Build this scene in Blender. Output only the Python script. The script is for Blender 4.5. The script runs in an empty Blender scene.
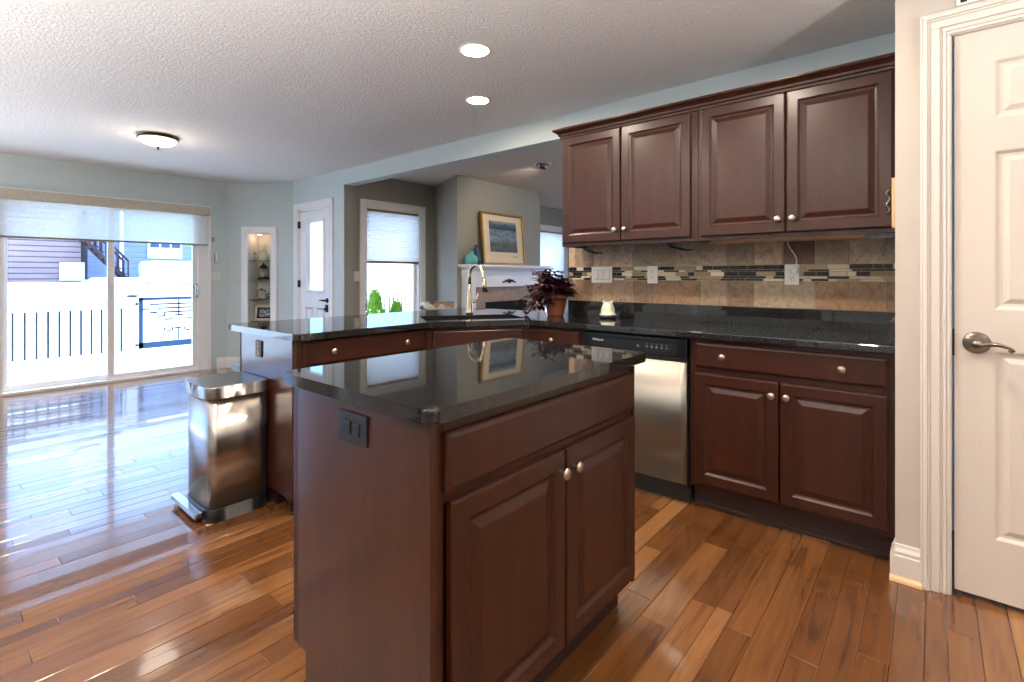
import bpy, bmesh, math, random
from mathutils import Vector, Matrix
random.seed(7)
SC = bpy.context.scene
COL = SC.collection
R = math.radians

# ---------------------------------------------------------------- camera
cam_data = bpy.data.cameras.new('camera')
cam_data.sensor_width = 36.0
cam_data.lens = 500.0 / 1024 * 36
cam_data.shift_y = -65.5 / 1024
cam_data.clip_start = 0.05
cam = bpy.data.objects.new('camera', cam_data)
cam.location = (0, 0, 1.2)
cam.rotation_euler = (R(90), 0, R(40.05))
COL.objects.link(cam)
SC.camera = cam

# ---------------------------------------------------------------- view
SC.view_settings.view_transform = 'Standard'
SC.view_settings.look = 'None'
SC.view_settings.gamma = 1.0
SC.view_settings.use_curve_mapping = False
SC.view_settings.exposure = 0.1
SC.cycles.max_bounces = 8
SC.cycles.diffuse_bounces = 5
SC.cycles.glossy_bounces = 4
SC.cycles.transparent_max_bounces = 16
SC.cycles.sample_clamp_indirect = 6.0
SC.cycles.caustics_reflective = False
SC.cycles.caustics_refractive = False
SC.cycles.use_denoising = True

# ---------------------------------------------------------------- sky and sun
world = bpy.data.worlds.new('world')
SC.world = world
world.use_nodes = True
wn = world.node_tree
wn.nodes.clear()
wo = wn.nodes.new('ShaderNodeOutputWorld')
wb = wn.nodes.new('ShaderNodeBackground')
wt = wn.nodes.new('ShaderNodeTexCoord')
ws = wn.nodes.new('ShaderNodeSeparateXYZ')
wr = wn.nodes.new('ShaderNodeValToRGB')
wn.links.new(wt.outputs['Generated'], ws.inputs[0])
wn.links.new(ws.outputs['Z'], wr.inputs[0])
wn.links.new(wr.outputs[0], wb.inputs[0])
wn.links.new(wb.outputs[0], wo.inputs[0])
wr.color_ramp.elements[0].position = 0.0
wr.color_ramp.elements[0].color = (0.62, 0.80, 1.0, 1)
wr.color_ramp.elements[1].position = 1.0
wr.color_ramp.elements[1].color = (0.62, 0.80, 1.0, 1)
e = wr.color_ramp.elements.new(0.06); e.color = (0.20, 0.42, 0.98, 1)
e = wr.color_ramp.elements.new(0.45); e.color = (0.42, 0.64, 1.0, 1)
wb.inputs[1].default_value = 6.0

def light(name, kind, loc, energy, color=(1, 1, 1), size=0.2, rot=(0, 0, 0), size_y=None, portal=False, spread=None):
    d = bpy.data.lights.new(name, kind)
    d.energy = energy
    d.color = color
    if kind == 'AREA':
        d.shape = 'RECTANGLE' if size_y else 'DISK'
        d.size = size
        if size_y: d.size_y = size_y
        if spread: d.spread = spread
        if portal: d.cycles.is_portal = True
    elif kind == 'SUN':
        d.angle = R(1.0)
    elif kind in ('POINT', 'SPOT'):
        d.shadow_soft_size = size
    o = bpy.data.objects.new(name, d)
    o.location = loc
    o.rotation_euler = rot
    COL.objects.link(o)
    return o

sun = light('sun', 'SUN', (0, 0, 20), 5.0, (1.0, 0.93, 0.82))
sun.rotation_euler = Vector((0.62, -1.15, -1.35)).to_track_quat('-Z', 'Y').to_euler()
# daylight enters through the window openings (portals only steer the sky's sampling)
PI = math.pi
light('sky_portal', 'AREA', (-7.2, 1.39, 1.0), 1, size=1.8, size_y=2.0, rot=(R(90), 0, R(-90)), portal=True)
light('sky_portal', 'AREA', (-4.2, -2.72, 1.35), 1, size=2.6, size_y=1.7, rot=(R(90), 0, 0), portal=True)
light('sky_portal', 'AREA', (-7.2, -1.25, 1.05), 1, size=2.0, size_y=2.0, rot=(R(90), 0, R(-90)), portal=True)
light('sky_portal', 'AREA', (-5.35, 3.9, 1.25), 1, size=1.0, size_y=1.6, rot=(R(90), 0, R(-90)), portal=True)
light('sky_portal', 'AREA', (-5.45, 7.5, 1.25), 1, size=1.0, size_y=1.6, rot=(R(90), 0, R(-90)), portal=True)
light('sky_portal', 'AREA', (-1.5, 9.15, 1.35), 1, size=2.6, size_y=1.7, rot=(R(90), 0, R(180)), portal=True)

# ---------------------------------------------------------------- materials
def srgb(h):
    h = h.lstrip('#')
    v = [int(h[i:i + 2], 16) / 255 for i in (0, 2, 4)]
    return tuple(((c / 12.92) if c <= 0.04045 else ((c + 0.055) / 1.055) ** 2.4) for c in v) + (1,)

class Mat:
    """small wrapper round a node tree"""
    def __init__(s, name):
        s.m = bpy.data.materials.new(name)
        s.m.use_nodes = True
        s.t = s.m.node_tree
        s.b = s.t.nodes['Principled BSDF']
        s.out = s.t.nodes['Material Output']
    def n(s, kind, **kw):
        x = s.t.nodes.new('ShaderNode' + kind)
        for k, v in kw.items():
            if k in x.inputs: x.inputs[k].default_value = v
            else: setattr(x, k, v)
        return x
    def l(s, a, b): s.t.links.new(a, b)
    def coord(s, scale=(1, 1, 1), rot=(0, 0, 0), which='Object'):
        c = s.n('TexCoord'); mp = s.n('Mapping')
        mp.inputs['Scale'].default_value = scale
        mp.inputs['Rotation'].default_value = rot
        s.l(c.outputs[which], mp.inputs[0])
        return mp.outputs[0]
    def noise(s, vec, scale=5, detail=4, rough=0.5, dist=0.0):
        x = s.n('TexNoise'); x.inputs['Scale'].default_value = scale
        x.inputs['Detail'].default_value = detail; x.inputs['Roughness'].default_value = rough
        x.inputs['Distortion'].default_value = dist
        s.l(vec, x.inputs['Vector']); return x
    def ramp(s, fac, stops):
        x = s.n('ValToRGB')
        while len(x.color_ramp.elements) < len(stops): x.color_ramp.elements.new(0.5)
        for e, (p, c) in zip(x.color_ramp.elements, stops):
            e.position = p; e.color = c if len(c) == 4 else tuple(c) + (1,)
        s.l(fac, x.inputs[0]); return x.outputs[0]
    def mix(s, fac, a, b, mode='MIX'):
        x = s.n('Mix', data_type='RGBA', blend_type=mode)
        for i, v in ((0, fac), (6, a), (7, b)):
            if isinstance(v, (int, float)): x.inputs[i].default_value = v
            elif isinstance(v, tuple): x.inputs[i].default_value = v
            else: s.l(v, x.inputs[i])
        return x.outputs[2]
    def bump(s, h, strength=0.2, dist=0.01):
        x = s.n('Bump'); x.inputs['Strength'].default_value = strength; x.inputs['Distance'].default_value = dist
        s.l(h, x.inputs['Height']); s.l(x.outputs[0], s.b.inputs['Normal']); return x
    def set(s, color=None, rough=0.5, metal=0.0, spec=None, coat=0, ior=None, emit=None, estr=0, coat_rough=0.1):
        if color is not None:
            if isinstance(color, tuple): s.b.inputs['Base Color'].default_value = color
            else: s.l(color, s.b.inputs['Base Color'])
        s.b.inputs['Roughness'].default_value = rough
        s.b.inputs['Metallic'].default_value = metal
        if spec is not None: s.b.inputs['Specular IOR Level'].default_value = spec
        if ior: s.b.inputs['IOR'].default_value = ior
        s.b.inputs['Coat Weight'].default_value = coat
        s.b.inputs['Coat Roughness'].default_value = coat_rough
        if emit: s.b.inputs['Emission Color'].default_value = emit; s.b.inputs['Emission Strength'].default_value = estr
        return s.m

def simple(name, hexc, rough=0.5, metal=0.0, var=0.06, scale=8, bump=0.0, bscale=60, **kw):
    m = Mat(name); c = srgb(hexc)
    v = m.coord()
    nz = m.noise(v, scale, 3)
    col = m.ramp(nz.outputs[0], [(0.3, tuple(x * (1 - var) for x in c[:3])), (0.7, tuple(min(1, x * (1 + var)) for x in c[:3]))])
    if bump:
        m.bump(m.noise(v, bscale, 4).outputs[0], bump, 0.004)
    return m.set(col, rough, metal, **kw)

M = {}
M['paint_white'] = simple('white_trim_paint', '#F2F2F2', 0.35, var=0.01)
M['trim_warm'] = simple('warm_white_trim_paint', '#E2DCD6', 0.35, var=0.01)
M['wall_dining'] = simple('sage_blue_wall_paint', '#C6D3D4', 0.7, var=0.015, bump=0.05, bscale=200)
M['wall_living'] = simple('taupe_wall_paint', '#98978E', 0.7, var=0.015, bump=0.05, bscale=200)
M['wall_pantry'] = simple('greige_wall_paint', '#C3BCB3', 0.7, var=0.015, bump=0.05, bscale=200)
M['plastic_white'] = simple('white_plastic', '#E4E2DC', 0.3, var=0.01)
M['plastic_black'] = simple('black_plastic', '#17181A', 0.35, var=0.05)
M['dark_gap'] = simple('dark_slot', '#0A0A0A', 0.6, var=0.02)
M['black_gloss'] = simple('black_gloss_enamel', '#15181D', 0.15, var=0.03)
M['nickel'] = simple('satin_nickel', '#BDB4A8', 0.28, 1.0, var=0.04)
M['nickel_warm'] = simple('warm_brushed_nickel_metal', '#D8C6A4', 0.22, 1.0, var=0.04)
M['nickel_dark'] = simple('aged_nickel', '#8A8178', 0.25, 1.0, var=0.06)
M['bronze'] = simple('dark_bronze', '#3A3028', 0.4, 0.8, var=0.1)
M['chrome'] = simple('chrome', '#C8CCD0', 0.12, 1.0, var=0.01)
M['gold'] = simple('gilded_wood', '#A07A3C', 0.35, 0.6, var=0.15, scale=30)
M['mat_board'] = simple('cream_mat_board', '#E2D2B8', 0.8, var=0.02)
M['terracotta'] = simple('terracotta_clay', '#7C432A', 0.75, var=0.18, scale=14, bump=0.1)
M['soil'] = simple('potting_soil', '#2A1D15', 0.95, var=0.3, scale=60, bump=0.6)
M['cream_ceramic'] = simple('cream_glaze', '#D5D5C2', 0.3, var=0.05, scale=40)
M['dark_ceramic'] = simple('dark_green_glaze', '#26302C', 0.3, var=0.1)
M['turquoise'] = simple('turquoise_glass', '#5FB9B4', 0.2, var=0.08, scale=20)
M['navy'] = simple('navy_glass', '#2E4468', 0.2, var=0.1, scale=20)
M['brick_tan'] = simple('tan_surround_stone', '#A08A77', 0.6, var=0.12, scale=12)
M['upholstery'] = simple('grey_upholstery', '#8A8F90', 0.95, var=0.08, scale=60, bump=0.3, bscale=300)
M['light_wood'] = simple('pale_wood', '#D9B58C', 0.5, var=0.1, scale=12)
M['concrete'] = simple('weathered_boards', '#6A5A4C', 0.9, var=0.1)
M['rail_white'] = simple('white_vinyl', '#E8E9EC', 0.4, var=0.01)
M['baluster'] = simple('dark_baluster_metal', '#34464E', 0.4, 0.3, var=0.05)
M['gate_blue'] = simple('slate_blue_metal', '#2C4C6C', 0.6, 0.0, var=0.15, scale=20)
M['siding_blue'] = simple('pale_blue_siding', '#6E7C96', 0.7, var=0.03)
M['stair_wood'] = simple('dark_stair_wood', '#34262F', 0.8, var=0.1)
M['evergreen'] = simple('evergreen_leaf', '#8DBB45', 0.6, var=0.35, scale=30)
M['green_leaf'] = simple('green_leaf', '#4C7A3A', 0.5, var=0.2, scale=30)
M['shade_rail'] = simple('taupe_shade_rail', '#8B7763', 0.5, var=0.03)
M['soot'] = simple('matt_soot_black', '#101010', 0.95, var=0.1)
M['grey_disc'] = simple('grey_plastic', '#8D9794', 0.5, var=0.03)
M['button_grey'] = simple('dim_grey_print', '#5E6466', 0.5, var=0.02)
M['sink_black'] = simple('black_composite', '#0D0E10', 0.35, var=0.1)

def m_wood_cherry(name, coat, cr):
    m = Mat(name)
    v = m.coord((1, 1, 0.12))
    n1 = m.noise(v, 14, 6, 0.6, 0.6)
    n2 = m.noise(v, 90, 3, 0.6)
    c = m.ramp(n1.outputs[0], [(0.3, srgb('#2B1209')), (0.55, srgb('#36170D')), (0.8, srgb('#401E11'))])
    c = m.mix(0.12, c, m.ramp(n2.outputs[0], [(0.35, srgb('#1E0D08')), (0.65, srgb('#542D1D'))]))
    m.bump(n2.outputs[0], 0.04, 0.001)
    return m.set(c, 0.42, coat=coat, coat_rough=cr, spec=0.25)
M['cherry'] = m_wood_cherry('dark_cherry_stain', 0.35, 0.25)
M['cherry_panel'] = m_wood_cherry('lacquered_cherry_panel', 1.0, 0.14)
M['toe'] = simple('dark_toe_board', '#2E1A16', 0.55, var=0.1, scale=20)

def m_granite():
    m = Mat('black_speckled_granite')
    v = m.coord()
    vo = m.n('TexVoronoi'); vo.inputs['Scale'].default_value = 420; m.l(v, vo.inputs['Vector'])
    sp = m.ramp(vo.outputs['Color'], [(0.0, (0.012, 0.012, 0.013)), (0.76, (0.014, 0.014, 0.015)), (0.86, (0.028, 0.026, 0.024)), (0.98, (0.08, 0.075, 0.065))])
    nz = m.noise(v, 160, 3, 0.7)
    sp2 = m.ramp(nz.outputs[0], [(0.55, (0, 0, 0)), (0.8, (0.03, 0.029, 0.027))])
    c = m.mix(1.0, sp, sp2, 'ADD')
    return m.set(c, 0.035, ior=1.6)
M['granite'] = m_granite()

def m_steel(name, col, rough, axis):
    m = Mat(name)
    sc = [3, 3, 3]; 
    for i in range(3): sc[i] = 600 if i != axis else 4
    v = m.coord(tuple(sc))
    nz = m.noise(v, 1.0, 2, 0.5)
    r = m.n('MapRange'); r.inputs[3].default_value = rough - 0.03; r.inputs[4].default_value = rough + 0.05
    m.l(nz.outputs[0], r.inputs[0])
    mat = m.set(srgb(col), rough, 1.0)
    m.l(r.outputs[0], m.b.inputs['Roughness'])
    m.b.inputs['Anisotropic'].default_value = 0.5
    m.bump(nz.outputs[0], 0.02, 0.0001)
    return mat
M['steel_dw'] = m_steel('brushed_stainless_door', '#8C877F', 0.42, 0)
M['steel_can'] = simple('satin_stainless_body', '#B5AFA9', 0.27, 1.0, var=0.02, scale=4)
M['steel_lid'] = simple('satin_stainless_lid', '#A9A6A2', 0.3, 1.0, var=0.02, scale=4)

def m_floor():
    m = Mat('oak_strip_flooring')
    at = m.n('Attribute', attribute_name='plank')
    sep = m.n('SeparateColor'); m.l(at.outputs['Color'], sep.inputs[0])
    tc = m.n('TexCoord')
    off = m.n('VectorMath', operation='MULTIPLY'); off.inputs[1].default_value = (31, 47, 13)
    m.l(at.outputs['Color'], off.inputs[0])
    add = m.n('VectorMath', operation='ADD'); m.l(tc.outputs['Object'], add.inputs[0]); m.l(off.outputs[0], add.inputs[1])
    mp = m.n('Mapping'); mp.inputs['Scale'].default_value = (14, 1.1, 1); m.l(add.outputs[0], mp.inputs[0])
    g1 = m.noise(mp.outputs[0], 1.6, 3, 0.5, 1.0)
    mp2 = m.n('Mapping'); mp2.inputs['Scale'].default_value = (90, 3.5, 1); m.l(add.outputs[0], mp2.inputs[0])
    g2 = m.noise(mp2.outputs[0], 1.0, 4, 0.6, 0.4)
    base = m.ramp(sep.outputs[0], [(0.0, srgb('#623C1E')), (0.3, srgb('#754B28')), (0.65, srgb('#835730')), (1.0, srgb('#966A40'))])
    grain = m.ramp(g1.outputs[0], [(0.28, (0.45, 0.36, 0.28)), (0.48, (0.95, 0.95, 0.95)), (0.75, (1.2, 1.18, 1.12))])
    fine = m.ramp(g2.outputs[0], [(0.3, (0.72, 0.66, 0.6)), (0.6, (1.05, 1.05, 1.05))])
    c = m.mix(0.75, base, grain, 'MULTIPLY')
    c = m.mix(0.35, c, fine, 'MULTIPLY')
    kv = m.coord((3.2, 1.1, 1)); kn = m.n('TexVoronoi'); kn.inputs['Scale'].default_value = 1.0; m.l(kv, kn.inputs['Vector'])
    knot = m.ramp(kn.outputs['Distance'], [(0.0, (0.25, 0.2, 0.18)), (0.055, (1, 1, 1))])
    c = m.mix(0.7, c, knot, 'MULTIPLY')
    wv = m.coord((9, 1.2, 1))
    big = m.noise(wv, 1.0, 2, 0.5)
    mat = m.set(c, 0.22, spec=0.4, coat=0.75, coat_rough=0.07)
    bp = m.n('Bump'); bp.inputs['Strength'].default_value = 0.25; bp.inputs['Distance'].default_value = 0.004
    m.l(big.outputs[0], bp.inputs['Height'])
    m.l(bp.outputs[0], m.b.inputs['Normal']); m.l(bp.outputs[0], m.b.inputs['Coat Normal'])
    return mat
M['floor'] = m_floor()

def m_ceiling():
    m = Mat('knockdown_ceiling_paint')
    v = m.coord()
    a = m.noise(v, 60, 5, 0.65, 0.6)
    h = m.ramp(a.outputs[0], [(0.42, (0, 0, 0)), (0.6, (1, 1, 1))])
    m.bump(h, 0.6, 0.005)
    return m.set(srgb('#F0F0F0'), 0.85)
M['ceiling'] = m_ceiling()
M['ceiling_flat'] = simple('flat_ceiling_paint', '#D6D0C8', 0.85, var=0.01)

def m_tile():
    m = Mat('travertine_tile')
    at = m.n('Attribute', attribute_name='tile')
    tc = m.n('TexCoord')
    off = m.n('VectorMath', operation='MULTIPLY'); off.inputs[1].default_value = (23, 41, 17)
    m.l(at.outputs['Color'], off.inputs[0])
    add = m.n('VectorMath', operation='ADD'); m.l(tc.outputs['Object'], add.inputs[0]); m.l(off.outputs[0], add.inputs[1])
    n1 = m.noise(add.outputs[0], 14, 7, 0.65, 2.2)
    n2 = m.noise(add.outputs[0], 60, 4, 0.6, 0.5)
    veil = m.ramp(n1.outputs[0], [(0.30, (0.48, 0.42, 0.38)), (0.46, (0.95, 0.93, 0.9)), (0.56, (1.05, 1.05, 1.03)), (0.72, (1.35, 1.32, 1.28))])
    v2 = m.ramp(n2.outputs[0], [(0.3, (0.85, 0.85, 0.85)), (0.7, (1.1, 1.1, 1.1))])
    c = m.mix(1.0, at.outputs['Color'], veil, 'MULTIPLY')
    c = m.mix(1.0, c, v2, 'MULTIPLY')
    m.bump(n2.outputs[0], 0.06, 0.002)
    return m.set(c, 0.5, spec=0.3)
M['tile'] = m_tile()
M['mosaic'] = None
def m_mosaic():
    m = Mat('glass_stone_mosaic'); at = m.n('Attribute', attribute_name='tile')
    return m.set(at.outputs['Color'], 0.35, spec=0.3)
M['mosaic'] = m_mosaic()
M['grout'] = simple('tan_grout', '#A89A88', 0.9, var=0.05)

def m_glass(name, tint=(1, 1, 1, 1), refl=1.0):
    m = Mat(name)
    tr = m.n('BsdfTransparent'); tr.inputs[0].default_value = tint
    gl = m.n('BsdfGlossy'); gl.inputs['Roughness'].default_value = 0.0
    lw = m.n('LayerWeight'); lw.inputs[0].default_value = 0.5
    pw = m.n('Math', operation='POWER'); pw.inputs[1].default_value = 5.0; m.l(lw.outputs['Facing'], pw.inputs[0])
    ma = m.n('Math', operation='MULTIPLY_ADD'); ma.inputs[1].default_value = 0.9; ma.inputs[2].default_value = 0.03; m.l(pw.outputs[0], ma.inputs[0])
    mx = m.n('MixShader')
    m.l(ma.outputs[0], mx.inputs[0]); m.l(tr.outputs[0], mx.inputs[1]); m.l(gl.outputs[0], mx.inputs[2])
    m.l(mx.outputs[0], m.out.inputs[0])
    return m.m
M['glass'] = m_glass('window_glass', (0.93, 0.96, 0.98, 1))
M['shelf_glass'] = m_glass('green_edge_shelf_glass', (0.62, 0.78, 0.74, 1))

def m_fabric(name, col, through, opaque, weave=500):
    m = Mat(name)
    v = m.coord()
    n = m.noise(v, weave, 2, 0.6)
    n2 = m.noise(v, weave * 0.25, 3, 0.7)
    c = m.ramp(n2.outputs[0], [(0.3, tuple(x * 0.72 for x in srgb(col)[:3])), (0.7, srgb(col))])
    d = m.n('BsdfDiffuse'); t = m.n('BsdfTranslucent'); m.l(c, d.inputs[0]); m.l(c, t.inputs[0])
    mx = m.n('MixShader'); mx.inputs[0].default_value = through
    m.l(d.outputs[0], mx.inputs[1]); m.l(t.outputs[0], mx.inputs[2])
    if opaque < 1:
        tr = m.n('BsdfTransparent'); m2 = m.n('MixShader'); m2.inputs[0].default_value = opaque
        m.l(tr.outputs[0], m2.inputs[1]); m.l(mx.outputs[0], m2.inputs[2]); m.l(m2.outputs[0], m.out.inputs[0])
    else:
        m.l(mx.outputs[0], m.out.inputs[0])
    return m.m
M['sheer'] = m_fabric('cream_sheer_fabric', '#C9B89E', 0.35, 1.0)
M['roller'] = m_fabric('sheer_roller_fabric', '#E6E4D8', 0.5, 0.72)
M['valance'] = m_fabric('woven_beige_fabric', '#D6CEBD', 0.05, 1.0, 260)
M['cellular'] = m_fabric('cellular_shade_fabric', '#F0EAE4', 0.6, 1.0)

def m_emit(name, col, strength):
    m = Mat(name); m.set(srgb(col), 0.4, emit=srgb(col), estr=strength); return m.m
M['lamp_warm'] = m_emit('lit_warm_lens', '#FFF0DA', 9.0)
M['lamp_dome'] = m_emit('lit_alabaster_glass', '#FFE9C4', 1.7)

def m_art():
    m = Mat('blue_landscape_print')
    v = m.coord((8, 8, 20))
    a = m.noise(v, 1.0, 7, 0.7, 1.0)
    g = m.n('TexCoord'); s = m.n('SeparateXYZ'); m.l(g.outputs['Generated'], s.inputs[0])
    z = m.ramp(s.outputs['Z'], [(0.0, srgb('#4C5A5E')), (0.25, srgb('#5A5E58')), (0.45, srgb('#7E90A0')), (0.7, srgb('#6E8090')), (0.76, srgb('#26313D')), (0.88, srgb('#4C6274')), (1.0, srgb('#8C9CA4'))])
    n = m.ramp(a.outputs[0], [(0.35, (0.35, 0.4, 0.45)), (0.6, (1.2, 1.2, 1.15))])
    return m.set(m.mix(1.0, z, n, 'MULTIPLY'), 0.6)
M['art'] = m_art()

def m_photo():
    m = Mat('black_and_white_photo')
    v = m.coord((30, 30, 30)); a = m.noise(v, 1.0, 4, 0.6)
    return m.set(m.ramp(a.outputs[0], [(0.4, (0.02, 0.02, 0.03)), (0.55, (0.35, 0.37, 0.4)), (0.7, (0.6, 0.62, 0.65))]), 0.3)
M['photo'] = m_photo()

def m_patch(name, stops, scale=9):
    m = Mat(name); v = m.coord(); vo = m.n('TexVoronoi'); vo.inputs['Scale'].default_value = scale; m.l(v, vo.inputs['Vector'])
    return m.set(m.ramp(vo.outputs['Color'], stops), 0.9)
M['cushion'] = m_patch('patchwork_print', [(0.35, srgb('#E4DED4')), (0.45, srgb('#A78B6C')), (0.6, srgb('#5A5560')), (0.75, srgb('#D8DDE0'))], 16)
def m_stripe():
    m = Mat('teal_striped_weave'); w = m.n('TexWave'); w.inputs['Scale'].default_value = 9; w.inputs['Distortion'].default_value = 0.5
    m.l(m.coord((1, 1, 0.2)), w.inputs['Vector'])
    return m.set(m.ramp(w.outputs[0], [(0.4, srgb('#3E5E60')), (0.55, srgb('#E4EEF0'))]), 0.9)
M['stripe'] = m_stripe()
def m_leaf():
    m = Mat('burgundy_leaf'); a = m.n('Attribute', attribute_name='leaf')
    s = m.n('SeparateColor'); m.l(a.outputs['Color'], s.inputs[0])
    c = m.ramp(s.outputs[0], [(0.0, srgb('#2A1218')), (0.45, srgb('#4A1C26')), (0.7, srgb('#6E2A30')), (0.86, srgb('#7E5560')), (1.0, srgb('#B39AA0'))])
    return m.set(c, 0.35)
M['burgundy'] = m_leaf()
def m_snow():
    m = Mat('fresh_snow'); v = m.coord(); n = m.noise(v, 2.5, 5, 0.5); m.bump(n.outputs[0], 0.35, 0.05)
    return m.set((0.86, 0.88, 0.92, 1), 0.8)
M['snow'] = m_snow()
def m_siding(name, hexc, dark, pitch, rough=0.8):
    m = Mat(name)
    g = m.n('TexCoord'); s = m.n('SeparateXYZ'); m.l(g.outputs['Object'], s.inputs[0])
    a = m.n('Math', operation='MULTIPLY'); a.inputs[1].default_value = 1 / pitch; m.l(s.outputs['Z'], a.inputs[0])
    f = m.n('Math', operation='FRACT'); m.l(a.outputs[0], f.inputs[0])
    c = m.ramp(f.outputs[0], [(0.0, srgb(dark)), (0.16, srgb(dark)), (0.24, srgb(hexc)), (1.0, srgb(hexc))])
    n = m.noise(m.coord((0.6, 0.6, 9)), 1.5, 4, 0.6)
    c = m.mix(0.5, c, m.ramp(n.outputs[0], [(0.3, (0.6, 0.55, 0.6)), (0.7, (1.2, 1.15, 1.15))]), 'MULTIPLY')
    return m.set(c, rough)
M['log_wall'] = m_siding('weathered_log_boards', '#97827F', '#4A3D48', 0.21)
M['house_wall'] = m_siding('grey_blue_lap_siding', '#8290A8', '#74839C', 0.25)

# ---------------------------------------------------------------- mesh helpers
class B:
    """collects shapes into one bmesh; build() links them as one mesh object"""
    def __init__(s): s.bm = bmesh.new(); s.mats = []; s.mi = 0
    def _merge(s, b2, mtx=None, smooth=False):
        if mtx is not None: bmesh.ops.transform(b2, matrix=mtx, verts=b2.verts)
        vm = {v: s.bm.verts.new(v.co) for v in b2.verts}
        for f in b2.faces:
            try:
                nf = s.bm.faces.new([vm[v] for v in f.verts]); nf.smooth = smooth or f.smooth; nf.material_index = s.mi
            except ValueError: pass
        b2.free()
    def box(s, x0, x1, y0, y1, z0, z1, bev=0.0, seg=1, mtx=None):
        b = bmesh.new()
        bmesh.ops.create_cube(b, size=1.0)
        for v in b.verts:
            v.co = Vector(((x0 + x1) / 2 + v.co.x * (x1 - x0), (y0 + y1) / 2 + v.co.y * (y1 - y0), (z0 + z1) / 2 + v.co.z * (z1 - z0)))
        if bev: bmesh.ops.bevel(b, geom=list(b.edges), offset=bev, segments=seg, affect='EDGES', profile=0.5)
        s._merge(b, mtx); return s
    def prism(s, pts, z0, z1, bev=0.0, seg=2, mtx=None, smooth_sides=False):
        b = bmesh.new()
        lo = [b.verts.new((p[0], p[1], z0)) for p in pts]; hi = [b.verts.new((p[0], p[1], z1)) for p in pts]
        n = len(pts)
        fb = b.faces.new(list(reversed(lo))); ft = b.faces.new(hi)
        for i in range(n):
            f = b.faces.new([lo[i], lo[(i + 1) % n], hi[(i + 1) % n], hi[i]]); f.smooth = smooth_sides
        if bev: bmesh.ops.bevel(b, geom=[e for e in b.edges if e in ft.edges[:] or e in fb.edges[:]], offset=bev, segments=seg, affect='EDGES', profile=0.5)
        bmesh.ops.recalc_face_normals(b, faces=b.faces)
        s._merge(b, mtx); return s
    def lathe(s, prof, center=(0, 0, 0), axis='Z', seg=24, smooth=True, mtx=None, sx=1, sy=1):
        b = bmesh.new(); rings = []
        for (r, z) in prof:
            if r < 1e-6: rings.append([b.verts.new((0, 0, z))])
            else: rings.append([b.verts.new((r * sx * math.cos(2 * PI * k / seg), r * sy * math.sin(2 * PI * k / seg), z)) for k in range(seg)])
        for a, c in zip(rings, rings[1:]):
            for k in range(seg):
                k2 = (k + 1) % seg
                q = [a[k % len(a)], a[k2 % len(a)], c[k2 % len(c)], c[k % len(c)]]
                u = []
                for v in q:
                    if v not in u: u.append(v)
                if len(u) > 2:
                    try: f = b.faces.new(u); f.smooth = smooth
                    except ValueError: pass
        if len(rings[0]) > 1: b.faces.new(list(reversed(rings[0])))
        if len(rings[-1]) > 1: b.faces.new(rings[-1])
        bmesh.ops.recalc_face_normals(b, faces=b.faces)
        rot = {'Z': Matrix(), 'Y': Matrix.Rotation(R(90), 4, 'X'), '-Y': Matrix.Rotation(R(90), 4, 'X'), 'X': Matrix.Rotation(R(90), 4, 'Y')}[axis]
        mt = Matrix.Translation(center) @ rot
        if mtx is not None: mt = mtx @ mt
        s._merge(b, mt); return s
    def tube(s, pts, r, seg=10, smooth=True, mtx=None, cap=True):
        pts = [Vector(p) for p in pts]; n = len(pts)
        rr = r if isinstance(r, (list, tuple)) else [r] * n
        b = bmesh.new(); rings = []
        up = Vector((0, 0, 1)); prev = None
        for i, p in enumerate(pts):
            t = (pts[min(i + 1, n - 1)] - pts[max(i - 1, 0)]).normalized()
            if prev is None:
                a = t.orthogonal().normalized()
            else:
                a = (prev - t * prev.dot(t)).normalized()
            prev = a; c = t.cross(a)
            rings.append([b.verts.new(p + (a * math.cos(2 * PI * k / seg) + c * math.sin(2 * PI * k / seg)) * rr[i]) for k in range(seg)])
        for a, c in zip(rings, rings[1:]):
            for k in range(seg):
                f = b.faces.new([a[k], a[(k + 1) % seg], c[(k + 1) % seg], c[k]]); f.smooth = smooth
        if cap:
            b.faces.new(list(reversed(rings[0]))); b.faces.new(rings[-1])
        s._merge(b, mtx); return s
    def rings(s, w, h, prof, t=0.02, mtx=None):
        """panel w x h standing in xz, front towards -y; prof = (inset, y) rings from the edge inwards"""
        b = bmesh.new(); rs = []
        for ins, y in [(0, t)] + list(prof):
            iz = ins
            rs.append([b.verts.new(c) for c in ((ins, y, iz), (w - ins, y, iz), (w - ins, y, h - iz), (ins, y, h - iz))])
        b.faces.new(list(reversed(rs[0])))
        for a, c in zip(rs, rs[1:]):
            for k in range(4):
                b.faces.new([a[k], a[(k + 1) % 4], c[(k + 1) % 4], c[k]])
        b.faces.new(rs[-1])
        bmesh.ops.recalc_face_normals(b, faces=b.faces)
        s._merge(b, mtx); return s
    def quad(s, *p):
        s.bm.faces.new([s.bm.verts.new(c) for c in p]).material_index = s.mi; return s
    def build(s, name, mats, parent=None, loc=(0, 0, 0), rot=(0, 0, 0)):
        me = bpy.data.meshes.new(name)
        s.bm.to_mesh(me); s.bm.free()
        for m in (mats if isinstance(mats, (list, tuple)) else [mats]): me.materials.append(M[m] if isinstance(m, str) else m)
        return place(name, me, parent, loc, rot)

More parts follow.
